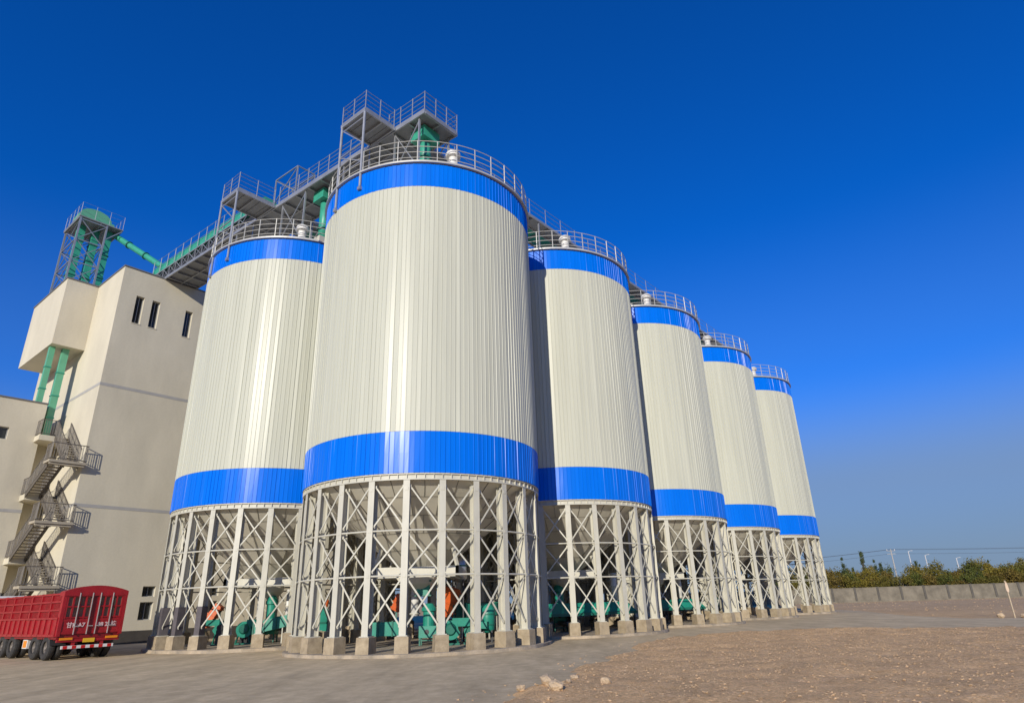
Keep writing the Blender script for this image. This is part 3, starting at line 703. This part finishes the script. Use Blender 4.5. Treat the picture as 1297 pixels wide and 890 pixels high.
def chute(label,p,q,w,m,name='inclined_chute',group=None):
    p=Vector(p);q=Vector(q)
    T=world_thing(name,label,'chute',(p.x,p.y,.12),0,group); o=Vector((p.x,p.y,.12))
    T.part('casing',MB().bar(p-o,q-o,w,w*.9),m)
    d=(q-p).normalized()
    for f in (.12,.5,.88): c=p.lerp(q,f)-o; T.part('flange',MB().bar(c-d*.03,c+d*.03,w*1.18,w*1.08),m)
    lo=p if p.z<q.z else q; T.part('stand',MB().bar((lo.x-o.x,lo.y-o.y,0),(lo.x-o.x,lo.y-o.y,lo.z-.12),.07,.07,up=(1,0,0)).bar((q.x-o.x+.1,q.y-o.y+.1,0),(q.x-o.x,q.y-o.y,q.z-.12),.06,.06,up=(1,0,0)),'teal_dark')
    return T
def feeder(label,x,y,rot,group='teal rotary feeders',top=1.75):
    T=world_thing('rotary_feeder',label,'feeder',(x,y,.12),R_(rot),group); h=top-.12
    T.part('body',MB().lathe([(.25,h*.45),(.25,h*.8),(.32,h*.82),(.32,h*.88),(.16,h),(.0,h)],18),'teal',smooth=False)
    T.part('housing',MB().box((-.38,-.3,h*.18),(.38,.3,h*.46)),'teal')
    T.part('drive',MB().tube((.4,0,h*.32),(.85,0,h*.32),.16,n=12),'dark')
    T.part('inspection_hatch',MB().tube((-.05,-.32,h*.32),(-.05,-.30,h*.32),.1,n=12),'dark')
    b=MB()
    for sx in(-.34,.34):
        for sy in(-.26,.26): b.bar((sx,sy,0),(sx,sy,h*.2),.06,.06,up=(1,0,0))
    b.bar((-.34,-.27,.2),(.34,-.27,.2),.04); T.part('stand',b,'teal_dark')
    return T
def tank(label,x,y,z0,z1,r,m='teal',cat='tank'):
    T=world_thing('pressure_tank',label,cat,(x,y,.12)); a=z0-.12; c=z1-.12; h=c-a
    T.part('vessel',MB().lathe([(.0,a),(r*.6,a+.03),(r,a+.16),(r,c-.2),(r*.7,c-.06),(r*.25,c),(.0,c)],24),m,smooth=True)
    b=MB()
    for f in (.3,.65): b.lathe([(r*.99,a+h*f-.03),(r*1.07,a+h*f-.03),(r*1.07,a+h*f+.03),(r*.99,a+h*f+.03)],24,close=True)
    T.part('hoops',b,'teal_dark')
    for k in range(4): an=PI/4+k*PI/2; T.part('leg',MB().bar((r*.8*math.cos(an),r*.8*math.sin(an),0),(r*.8*math.cos(an),r*.8*math.sin(an),a+.2),.06,.06,up=(1,0,0)),'dark')
def whitepipe(label,x,y,z0,z1,r):
    T=world_thing('air_pipe',label,'pipe',(x,y,z0),0,'white upright air pipes')
    T.part('pipe',MB().tube((0,0,0),(0,0,z1-z0),r,n=14),'white_paint',smooth=True)
    for f in (.06,.5,.94): T.part('flange',MB().tube((0,0,(z1-z0)*f-.03),(0,0,(z1-z0)*f+.03),r*1.3,n=14),'white_steel')
GT='teal machines under the silos'
# under the nearest silo
trough('teal trough conveyor on thin legs behind the third pedestal of the nearest silo',-5.75,29.5,.80,1.75,6)
feeder('teal upright feeder on a stand at the middle of the nearest silo',-3.9,29.4,0)
T=world_thing('outlet_chute','small teal box chute hanging under the hopper of the nearest silo','chute',(-4.22,30.05,2.05))
T.part('casing',MB().box((-.28,-.28,.05),(.28,.28,.60)),'teal'); T.part('flange',MB().box((-.36,-.36,.0),(.36,.36,.05)),'teal_dark'); T.part('top_flange',MB().box((-.36,-.36,.6),(.36,.36,.66)),'teal_dark')
fan('teal fan with a snail housing right of the feeder under the nearest silo',-2.95,29.0,.72,8,.85)
fan('teal fan farther right under the nearest silo, behind the sixth pedestal',-2.05,29.25,.62,-15,.7)
chute('big orange chute leaning right beside the teal fans under the nearest silo',(-3.32,30.6,1.25),(-2.98,30.4,2.35),.55,'orange',group='orange chutes')
chute('short orange chute behind the left legs of the nearest silo',(-5.62,31.2,1.5),(-5.35,31.1,2.15),.42,'orange',group='orange chutes')
tank('round teal tank with hoops behind the right legs of the nearest silo',-1.4,29.5,.5,1.66,.30)
trough('teal trough conveyor in deep shade behind the orange chute',-1.9,32.2,1.42,2.6,50.9)
whitepipe('white upright pipe left of the feeder under the nearest silo',-4.75,31.0,1.25,2.95,.19)
whitepipe('short white pipe under the outlet frame of the nearest silo, right of the feeder',-3.35,30.9,.5,2.3,.09)
tank('silver ribbed cyclone at the right side of the hopper of the nearest silo',-2.75,30.9,2.6,3.7,.36,'silver','cyclone')
# between the two nearest silos
T=world_thing('elevator_boot','teal elevator boot with rounded top at the left legs of the nearest silo','elevator',(-9.5,33.0,.02),R_(20))
pr=[(-.32,.35),(-.32,1.35)]+[(.32*math.cos(a),1.35+.38*math.sin(a)) for a in np.linspace(PI,0,9)]+[(.32,.35)]
T.part('casing',MB().extr(pr,'y',-.3,.3),'teal'); T.part('rib',MB().box((-.35,-.33,1.0),(.35,.33,1.08)),'teal_dark'); T.part('stand',MB().box((-.26,-.24,0),(.26,.24,.345)),'dark')
T.part('cap',MB().tube((.1,0,1.75),(.16,0,2.05),.13,n=10),'orange')
# under the silo beside the building
chute('long orange chute leaning left under the silo beside the building',(-16.0,35.0,1.05),(-15.35,35.0,2.0),.42,'orange',group='orange chutes')
fan('teal fan just right of the leaning orange chute under the silo beside the building',-15.2,35.0,.95,200,.75)
fan('middle teal fan, between two legs of the silo beside the building',-13.95,34.9,.85,20,.85)
fan('lower teal fan touching the middle fan under the silo beside the building',-13.5,35.4,.70,160,.75)
trough('tilted teal trough conveyor on thin white legs under the silo beside the building',-12.6,35.0,1.02,1.7,4,11)
feeder('teal feeder behind the tilted trough under the silo beside the building',-13.1,36.1,0,top=2.4)
whitepipe('white upright pipe beside the feeder under the silo beside the building',-13.9,36.6,1.3,3.4,.16)
whitepipe('thin white pipe behind the tilted trough under the silo beside the building',-12.45,36.7,1.0,2.7,.11)
# hooded machines under the other silos
def hood(label,x,y,rot=50.9,w=.62,d=1.2,z=1.05):
    T=world_thing('hooded_conveyor',label,'conveyor',(x,y,.12),R_(rot),'teal hooded conveyors'); z-=.12
    T.part('hood',MB().add([(-d,-w,z),(d,-w,z),(d,w,z),(-d,w,z),(-d*.7,-w*.45,z+.5),(d*.7,-w*.45,z+.5),(d*.7,w*.45,z+.5),(-d*.7,w*.45,z+.5)],[(3,2,1,0),(4,5,6,7),(0,1,5,4),(1,2,6,5),(2,3,7,6),(3,0,4,7)]),'teal')
    T.part('skirt',MB().box((-d-.03,-w-.03,z-.14),(d+.03,w+.03,z-.003)),'teal_dark')
    for sx in(-1,1):
        for sy in(-1,1): T.part('leg',MB().bar((sx*d*.9,sy*w*.9,0),(sx*d*.9,sy*w*.9,z-.14),.07,.07,up=(1,0,0)),'dark')
    T.part('roller',MB().tube((-d*.6,-w,z-.45),(-d*.6,w,z-.45),.12,n=12),'dark'); T.part('roller',MB().tube((d*.5,-w,z-.5),(d*.5,w,z-.5),.12,n=12),'dark')
hood('teal hooded conveyor leftmost under the half shaded silo',1.75,37.0,20); hood('teal hooded conveyor in the middle under the half shaded silo',3.55,38.0,20)
hood('teal hooded conveyor rightmost under the half shaded silo',5.2,39.0,20)
feeder('dark shaded teal feeder at the left under the half shaded silo',2.2,38.3,0,top=2.6)
whitepipe('white pipe above the rightmost hood of the half shaded silo',5.45,39.4,1.6,3.1,.18)
hood('teal hooded conveyor under the third front silo',10.95,46.0,20); hood('teal hooded conveyor at the left legs of the third front silo',8.6,44.8,20)
hood('teal hooded conveyor under the fourth front silo',15.9,55.0,20)
whitepipe('white pipe under the third front silo above its hood',10.9,46.6,1.6,3.1,.16)

# ------------------------------------------------------------------ red cargo truck
TA=143.; TL=Vector((-19.25,28.65,0)); hd=Vector((math.cos(R_(TA)),math.sin(R_(TA)),0)); wd=Vector((hd.y,-hd.x,0))
TW=2.5
T=world_thing('cargo_truck','red stake sided cargo truck seen from behind, parked left of the silos','truck',tuple(TL+wd*TW/2),R_(TA))
# local: x forward, y left (+1.25 is the left side seen by the camera), rear at x=0
HW=TW/2; zf,zm,ze=.98,1.62,2.62; LT=8.2
b=MB().box((0,-HW+.03,zf-.16),(LT,HW-.03,zf)); T.part('floor',b,'red_dark')
for sy in (1,-1):
    y=sy*HW; yi=y-sy*.05
    b=MB().box((.06,min(y,yi),zf+.003),(LT,max(y,yi),zm))
    for k in range(14):
        x=.12+k*(LT-.2)/13; b.box((x-.035,min(y,y+sy*.05),zf-.05),(x+.035,max(y,y+sy*.05),zm+.02))
    b.bar((.06,y+sy*.02,zf-.02),(LT,y+sy*.02,zf-.02),.06,.10); b.bar((.06,y+sy*.02,zm+.01),(LT,y+sy*.02,zm+.01),.07,.07)
    T.part('side_panel',b,'red')
    b=MB()
    for k in range(66):
        x=.1+k*(LT-.2)/65; b.box((x-.03,min(yi,yi-sy*.02),zm+.03),(x+.03,max(yi,yi-sy*.02),ze))
    for z in (1.95,2.28,ze-.03): b.bar((.06,y-sy*.025,z),(LT,y-sy*.025,z),.05,.07)
    for k in range(8):
        x=.12+k*(LT-.2)/7; b.box((x-.06,min(y,y-sy*.06),zm+.03),(x+.06,max(y,y-sy*.06),ze+.02))
    T.part('stake_side',b,'red')
# arched rear gantry and rear doors
arc=[(-HW-.02,2.50),(-HW-.02,2.68)]+[(yy,2.70+.22*(1-(yy/HW)**2)) for yy in np.linspace(-HW+.05,HW-.05,11)]+[(HW+.02,2.68),(HW+.02,2.50)]
T.part('arched_header',MB().extr(arc,'x',-.10,.35),'red')
T.part('rear_post',MB().box((-.08,-HW-.02,zf-.05),(.08,-HW+.12,2.498)),'red'); T.part('rear_post',MB().box((-.08,HW-.12,zf-.05),(.08,HW+.02,2.498)),'red')
T.part('inner_tarpaulin',MB().box((.12,-HW+.08,zf+.01),(LT-.1,HW-.08,2.45)),'board')
def text_mesh(s,size,m,parent,loc,name):
    cu=bpy.data.curves.new(name,'FONT'); cu.body=s; cu.size=size; cu.extrude=.004; cu.align_x='CENTER'; cu.resolution_u=3
    cu.offset=.006
    o=bpy.data.objects.new(name,cu); COL.objects.link(o); dg=bpy.context.evaluated_depsgraph_get()
    me=bpy.data.meshes.new_from_object(o.evaluated_get(dg)); COL.objects.unlink(o); bpy.data.objects.remove(o)
    me.materials.clear(); me.materials.append(M[m])
    t_=bpy.data.objects.new(name,me); link(t_,parent); t_.location=loc; t_.rotation_euler=(PI/2,0,-PI/2); return t_
for sy,txt in ((1,'甘K·A7'),(-1,'88 21挂')):
    ya,yb=(.10,HW-.13) if sy>0 else (-HW+.13,-.10)
    d=MB().box((-.05,ya,zf+.01),(-.01,yb,1.60))
    for yy in np.linspace(ya+.03,yb-.03,5): d.box((-.075,yy-.03,1.603),(-.012,yy+.03,2.49))
    for z in (1.62,2.05,2.46): d.box((-.07,ya,z),(-.012,yb,z+.05))
    d.box((-.065,ya,zf+.04),(-.052,yb,zf+.12)); d.box((-.065,ya,1.5),(-.052,yb,1.58))
    dr=T.part('rear_door',d,'red')
    T.part('door_board',MB().box((-.009,ya+.01,1.63),(.0,yb-.01,2.48)),'board',dr)
    for yy in ((ya+.06,yb-.46) if sy>0 else (ya+.46,yb-.06)):
        T.part('lock_rod',MB().tube((-.10,yy,zf+.0),(-.10,yy,2.62),.022,n=6).bar((-.11,yy,1.30),(-.11,yy-.2,1.30),.02,.03),'silver',dr)
    text_mesh(txt,.23,'lettering',dr,(-.068,(ya+yb)/2,1.27),'lettering')
T.part('centre_panel',MB().box((-.04,-.098,zf+.01),(0,.098,2.49)),'red_dark')
T.part('roof_bow',MB().extr([(a_,b_-.01) for a_,b_ in arc[1:-1]]+[(HW,2.60),(-HW,2.60)],'x',.36,.42),'red')
for x in (2.4,4.3,6.2,8.0):
    T.part('roof_bow',MB().extr([(yy,2.63+.05*(1-(yy/HW)**2)) for yy in np.linspace(-HW,HW,9)]+[(yy,2.58+.05*(1-(yy/HW)**2)) for yy in np.linspace(HW,-HW,9)],'x',x-.04,x+.04),'red')
b=MB()
for y in (-.45,.45): b.box((.05,y-.07,.62),(LT+2.3,y+.07,zf-.165))
for x in (.4,2.2,4.2,6.2): b.box((x-.05,-HW+.1,.78),(x+.05,HW-.1,zf-.165))
T.part('chassis',b,'red_dark')
T.part('rear_beam',MB().box((-.06,-HW+.05,.70),(.04,HW-.05,zf-.17)),'red')
for y in (-.55,.55): T.part('bumper_bracket',MB().box((-.02,y-.06,.40),(.05,y+.06,.698)),'red')
bb=T.part('rear_bumper',MB().box((-.10,-HW+.25,.44),(-.03,HW-.25,.56)),'white_paint')
for k in range(6): T.part('red_stripe',MB().box((-.105,-.92+k*.34,.443),(-.101,-.76+k*.34,.557)),'red_lens',bb)
for y in (-.88,.88):
    T.part('tail_light',MB().box((-.10,y-.24,.78),(-.061,y+.24,.87)),'amber'); 
T.part('number_plate',MB().box((-.09,-.22,.66),(-.063,.22,.82)),'yellow')
def wheel(x,y,sy):
    w=T.part('wheel',MB().lathe([(.25,-.13),(.42,-.14),(.485,-.10),(.50,-.04),(.50,.04),(.485,.10),(.42,.14),(.25,.13)],28,close=True),'black'); w.rotation_euler=(PI/2,0,0); w.location=(x,y,.5)
    rm=T.part('rim',MB().lathe([(.0,-.02),(.10,-.10),(.14,-.04),(.25,-.06),(.27,-.128),(.27,.128),(.25,.06),(.14,.04),(.1,.1),(.0,.02)],20),'rim',w)
for x in (1.05,2.35,5.1,6.4):
    for y in (HW-.16,HW-.48,-HW+.16,-HW+.48): wheel(x,y,1)
    T.part('axle',MB().tube((x,-HW+.5,.5),(x,HW-.5,.5),.07),'dark')
for x in (3.75,):
    for sy in (1,-1):
        tb=T.part('tool_box',MB().box((x-.28,sy*(HW-.35)-.2,.42),(x+.28,sy*(HW-.35)+.2,.80)),'white_paint')
        T.part('warning_panel',MB().box((x-.2,sy*(HW-.35)+(.202 if sy>0 else -.21),.46),(x+.2,sy*(HW-.35)+(.21 if sy>0 else -.202),.74)),'amber',tb)
for y in (HW-.32,-HW+.32): T.part('mudguard',MB().extr([(1.05+.56*math.cos(a),.5+.56*math.sin(a)) for a in np.linspace(.15,PI-.15,10)]+[(1.05+.53*math.cos(a),.5+.53*math.sin(a)) for a in np.linspace(PI-.15,.15,10)],'y',y-.3,y+.3),'dark')
# cab
cabp=[(LT+.55,.55),(LT+2.6,.55),(LT+2.6,1.5),(LT+2.35,2.45),(LT+2.1,2.75),(LT+.65,2.75),(LT+.55,2.6)]
T.part('cab',MB().extr(cabp,'y',-HW+.03,HW-.03),'white_paint')
for sy in (1,-1): T.part('cab_window',MB().extr([(LT+1.2,1.6),(LT+2.4,1.6),(LT+2.2,2.4),(LT+1.2,2.4)],'y',sy*(HW-.028),sy*(HW-.02)),'glass')
for y in (HW-.18,-HW+.18): wheel(LT+1.6,y,1)

# ------------------------------------------------------------------ far wall, shrubs, poplars, poles
wa=Vector((20.,120.2)); wb=Vector((130.,108.6)); wd_=(wb-wa); LW_=wd_.length; wdn=wd_.normalized(); wn=Vector((wdn.y,-wdn.x))
T=Thing('boundary_wall','low grey block wall with darker posts running across the far right side','wall',(wa.x,wa.y,0),grid=False,rot=math.atan2(wdn.y,wdn.x))
N=int(LW_/3.7)
T.part('panel',MB().box((0,-.1,-.05),(LW_,.1,2.15)),'wall_block')
T.part('coping',MB().box((0,-.14,2.153),(LW_,.14,2.27)),'wall_block')
T.part('footing',MB().box((0,-.22,-.05),(LW_,-.103,.16)),'wall_block')
for k in range(N+1): T.part('wall_post',MB().box((k*3.7-.17,-.2,-.05),(k*3.7+.17,.16,2.33)),'wall_post')
def crown(seed,h,w,n,ls,spire=False):
    r=random.Random(seed); mb=MB(); cl=[]
    for _ in range(34 if not spire else 20):
        f=r.random()**.9*.93; z=h*(.10+.9*f)
        if spire: rad=w*(1-f)**.7*.5+.05
        else: rad=w*.5*math.sqrt(max(.05,1-(f*1.02-.35)**2*1.6))*r.uniform(.25,1)
        a=r.uniform(0,2*PI); cl.append((rad*math.cos(a)*(1 if not spire else r.random()),rad*math.sin(a)*(1 if not spire else r.random()),z,r.uniform(.25,.55)*(w*.36 if not spire else w*.45)))
    for _ in range(n):
        c=r.choice(cl); g_=[r.gauss(0,.55) for _ in range(3)]
        p=Vector((c[0]+g_[0]*c[3],c[1]+g_[1]*c[3],max(.1,c[2]+g_[2]*c[3]*(1.0 if not spire else 1.5))))
        u_=Vector((r.gauss(0,1),r.gauss(0,1),r.gauss(0,.8))).normalized(); v_=u_.cross(Vector((r.gauss(0,1),r.gauss(0,1),r.gauss(0,1)))).normalized(); s=ls*r.uniform(.6,1.4)
        mb.add([p-u_*s*.5,p+v_*s*.35,p+u_*s*.7,p-v_*s*.35],[(0,1,2,3)])
    return mb
def trunk(seed,h,w,r0):
    r=random.Random(seed); mb=MB(); mb.tube((0,0,-.1),(0,0,h*.7),r0,r0*.3,7)
    for _ in range(6):
        z=h*r.uniform(.12,.6); a=r.uniform(0,6.28); mb.tube((0,0,z),(w*.4*math.cos(a),w*.4*math.sin(a),z+h*.3),r0*.45,r0*.12,5)
    return mb
cr=[]
for i in range(6): cr.append((crown(100+i,5.0,3.8,2000,.22).mesh('crown',M['leaf_olive']),trunk(i,5,3.6,.11).mesh('trunk',M['bark'])))
pc=[(crown(200+i,9,1.9,2000,.2,True).mesh('crown',M['leaf_dark']),trunk(20+i,9,1.2,.12).mesh('trunk',M['bark'])) for i in range(2)]
lm=[M[k] for k in ('leaf_olive','leaf_yellow','leaf_green','leaf_brown')]
crm=[[None]*4 for _ in range(6)]
for i in range(6):
    for j in range(4):
        me=cr[i][0].copy(); me.name='crown'; me.materials.clear(); me.materials.append(lm[j]); crm[i][j]=me
def plant(name,x,y,sc,sz,rot,cme,tme,label,cat,group):
    e=bpy.data.objects.new(name,None); e.location=(x,y,-.03); e.rotation_euler=(0,0,rot); link(e); tag(e,label,cat,group)
    for nm,me in (('crown',cme),('trunk',tme)):
        c=bpy.data.objects.new(nm,me); c.scale=(sc,sc,sz); link(c,e)
rr=random.Random(5)
names={0:'olive green bushy tree in the thicket beyond the far wall',1:'yellowing bushy tree in the thicket beyond the far wall',2:'fresh green bushy tree in the thicket beyond the far wall',3:'brownish bushy tree in the thicket beyond the far wall'}
for row,(yo,hh) in enumerate(((3.6,.74),(7.,.92),(11.5,1.02),(17,1.12))):
    x=46.+row*.7
    while x<122:
        f=(x-wa.x)/wd_.x; y=wa.y+wd_.y*f+yo+rr.uniform(-1,1); j=rr.choices((0,1,2,3),(5,2.0,2.4,1.4))[0]; i=rr.randrange(6)
        gapx=.553*y
        if abs(x-gapx)<1.6 and row>0: x+=2.0; continue
        s=rr.uniform(.8,1.2); plant('bushy_tree',x,y,s,hh*rr.uniform(.82,1.2),rr.uniform(0,6.28),crm[i][j],cr[i][1],names[j],'tree','bushy trees beyond the far wall')
        x+=rr.uniform(1.5,2.4)
for x,y,s,lab in [(62.3,130,.93,'dark narrow poplar closest to the end silo'),(66.6,131,1.06,'tallest dark poplar, left of the wooden power pole'),(68.4,130,.86,'dark poplar just left of the power pole, taller of the leaning pair'),(69.8,130.5,.80,'dark poplar nearest the power pole on its left'),(64.6,131,.72,'short dark poplar between the two tall ones'),(76.9,131,.82,'dark poplar between the two white street lamps'),(78.0,132,.74,'smaller dark poplar touching the one between the street lamps'),(91.0,131,.78,'lone dark poplar right of the white street lamps')]:
    i=rr.randrange(2); plant('poplar_tree',x,y,s*.9,s,rr.uniform(0,6),*pc[i],lab,'tree','dark poplars beyond the far wall')
T=world_thing('power_pole','tall grey power pole with crossarms rising in the gap of the trees','power pole',(78.2,141,0))
T.part('pole',MB().tube((0,0,0),(0,0,9.7),.17,.11,10),'pole'); 
for z in (9.35,8.75): T.part('crossarm',MB().box((-.9,-.06,z),(.9,.06,z+.1)),'pole')
for x_ in (-.8,0,.8): T.part('insulator',MB().tube((x_,0,9.45),(x_,0,9.75),.06,n=8),'white_paint')
for x,y,h,lab in ((87.0,150,9.7,'white street lamp nearest the power pole'),(90.8,150.5,8.8,'white street lamp farther right of the power pole'),(97.9,151,8.0,'faint white street lamp at the right among the trees')):
    T=world_thing('street_lamp',lab,'street lamp',(x,y,0),0,'white street lamps beyond the trees')
    T.part('pole',MB().tube((0,0,0),(0,0,h),.13,.10,10),'pole_white'); T.part('arm',MB().tube((0,0,h-.05),(.6,0,h+.1),.04),'white_paint'); T.part('lamp_head',MB().box((.5,-.1,h+.05),(.95,.1,h+.15)),'pole_white')
def wirepts(a,b,sag,n=24):
    a=Vector(a);b=Vector(b); return [a.lerp(b,i/n)-Vector((0,0,sag*4*(i/n)*(1-i/n))) for i in range(n+1)]
for k,(z,dx,lab) in enumerate(((9.72,-.8,'upper thin overhead wire crossing the sky at the far right'),(9.7,.8,'second thin overhead wire close under the upper one'),(8.85,0,'lower overhead wire under the other two at the far right'))):
    mb=MB()
    P_=wirepts((10,150+dx,z-1.5),(78.2+dx*.1,141+dx,z),1.2)+wirepts((78.2+dx*.1,141+dx,z),(160,136+dx,z-.1),.7)[1:]
    for a,b in zip(P_,P_[1:]): mb.tube(a,b,.02,n=4,caps=False)
    single('overhead_wire',mb,'wire',lab,'wire',tuple(P_[0]),'overhead wires')
# marker post in the dirt
T=world_thing('marker_sign','thin wooden stake with a small pale pointed board standing in the dirt by the road','sign post',(28.9,40.75,-.03))
T.part('stake',MB().bar((0,0,0),(0,0,2.05),.055,.055,up=(1,0,0)),'wood')
T.part('board',MB().extr([(-.09,1.56),(-.045,1.40),(.045,1.40),(.09,1.56),(.08,1.80),(.02,2.02),(-.07,1.82)],'y',-.06,-.035),'board_pale')
V,F=rock_shape(1,77,.6); mb=MB()
for dx,dy,r in ((-.9,-.3,.28),(-.5,.2,.2),(.3,-.3,.22),(-1.4,.1,.16),(.1,.3,.14)):
    pass
for i,(dx,dy,r,lab) in enumerate(((-1.0,-.3,.30,'pale rock left of the wooden marker stake'),(.25,-.35,.2,'pale rock at the foot of the wooden marker stake'))):
    V,F=rock_shape(1,90+i,.7); mb=MB().add([(28.9+dx+p[0]*r,40.75+dy+p[1]*r,p[2]*r+.1) for p in V],F); single('rock',mb,'rock',lab,'rock',(28.9+dx,40.75+dy,0))

# ------------------------------------------------------------------ camera
CZ=1.674; f=808.27; pit=R_(21.452); rol=R_(-1.8413)
F_=Vector((0,math.cos(pit),math.sin(pit))); U0=Vector((0,-math.sin(pit),math.cos(pit))); R0=Vector((1,0,0))
Rr=math.cos(rol)*R0+math.sin(rol)*U0; Uu=-math.sin(rol)*R0+math.cos(rol)*U0
cd=bpy.data.cameras.new('camera'); cam=bpy.data.objects.new('camera',cd); link(cam)
mw=Matrix.Identity(4)
for i in range(3): mw[i][0]=Rr[i]; mw[i][1]=Uu[i]; mw[i][2]=-F_[i]
mw[0][3]=0; mw[1][3]=0; mw[2][3]=CZ
cam.matrix_world=mw; cd.sensor_width=36; cd.lens=36*f/1297; cd.clip_end=4000; cd.clip_start=.05
scene.camera=cam
# ------------------------------------------------------------------ light
EL=18.5; AZ=-105.
ts=Vector((math.cos(R_(AZ))*math.cos(R_(EL)),math.sin(R_(AZ))*math.cos(R_(EL)),math.sin(R_(EL))))
sd=bpy.data.lights.new('sun','SUN'); sd.energy=4.4; sd.angle=R_(.53); sd.color=(1,.93,.80)
so=bpy.data.objects.new('sun',sd); so.rotation_euler=(-ts).to_track_quat('-Z','Y').to_euler(); so.location=(0,-20,40); link(so)
SKYGAIN=(.03,.72,1.75,1); HAZECOL=(2.1,2.95,4.2,1)
w=bpy.data.worlds.new('World'); scene.world=w; w.use_nodes=True; nt=w.node_tree
bg=nt.nodes['Background']; sky=nt.nodes.new('ShaderNodeTexSky'); sky.sky_type='NISHITA'; sky.sun_disc=False
sky.sun_elevation=R_(EL); sky.sun_rotation=math.atan2(ts.x,ts.y); sky.altitude=1200; sky.air_density=1.0; sky.dust_density=.6; sky.ozone_density=3.5
gain=nt.nodes.new('ShaderNodeMixRGB'); gain.blend_type='MULTIPLY'; gain.inputs[0].default_value=1; gain.inputs[2].default_value=SKYGAIN
nt.links.new(sky.outputs[0],gain.inputs[1])
tc=nt.nodes.new('ShaderNodeTexCoord'); sx=nt.nodes.new('ShaderNodeSeparateXYZ'); nt.links.new(tc.outputs['Generated'],sx.inputs[0])
rp=nt.nodes.new('ShaderNodeValToRGB'); rp.color_ramp.interpolation='EASE'
rp.color_ramp.elements[0].position=.0; rp.color_ramp.elements[0].color=(1,1,1,1)
rp.color_ramp.elements[1].position=.52; rp.color_ramp.elements[1].color=(0,0,0,1)
e_=rp.color_ramp.elements.new(.13); e_.color=(.86,.86,.86,1); e_=rp.color_ramp.elements.new(.30); e_.color=(.13,.13,.13,1)
nt.links.new(sx.outputs['Z'],rp.inputs['Fac'])
hz=nt.nodes.new('ShaderNodeMixRGB'); nt.links.new(rp.outputs[0],hz.inputs[0]); nt.links.new(gain.outputs[0],hz.inputs[1]); hz.inputs[2].default_value=HAZECOL
nt.links.new(hz.outputs[0],bg.inputs['Color']); bg.inputs['Strength'].default_value=.10
vs=scene.view_settings; vs.view_transform='Standard'; vs.look='None'; vs.gamma=1; vs.exposure=0; vs.use_curve_mapping=False
scene.cycles.max_bounces=6
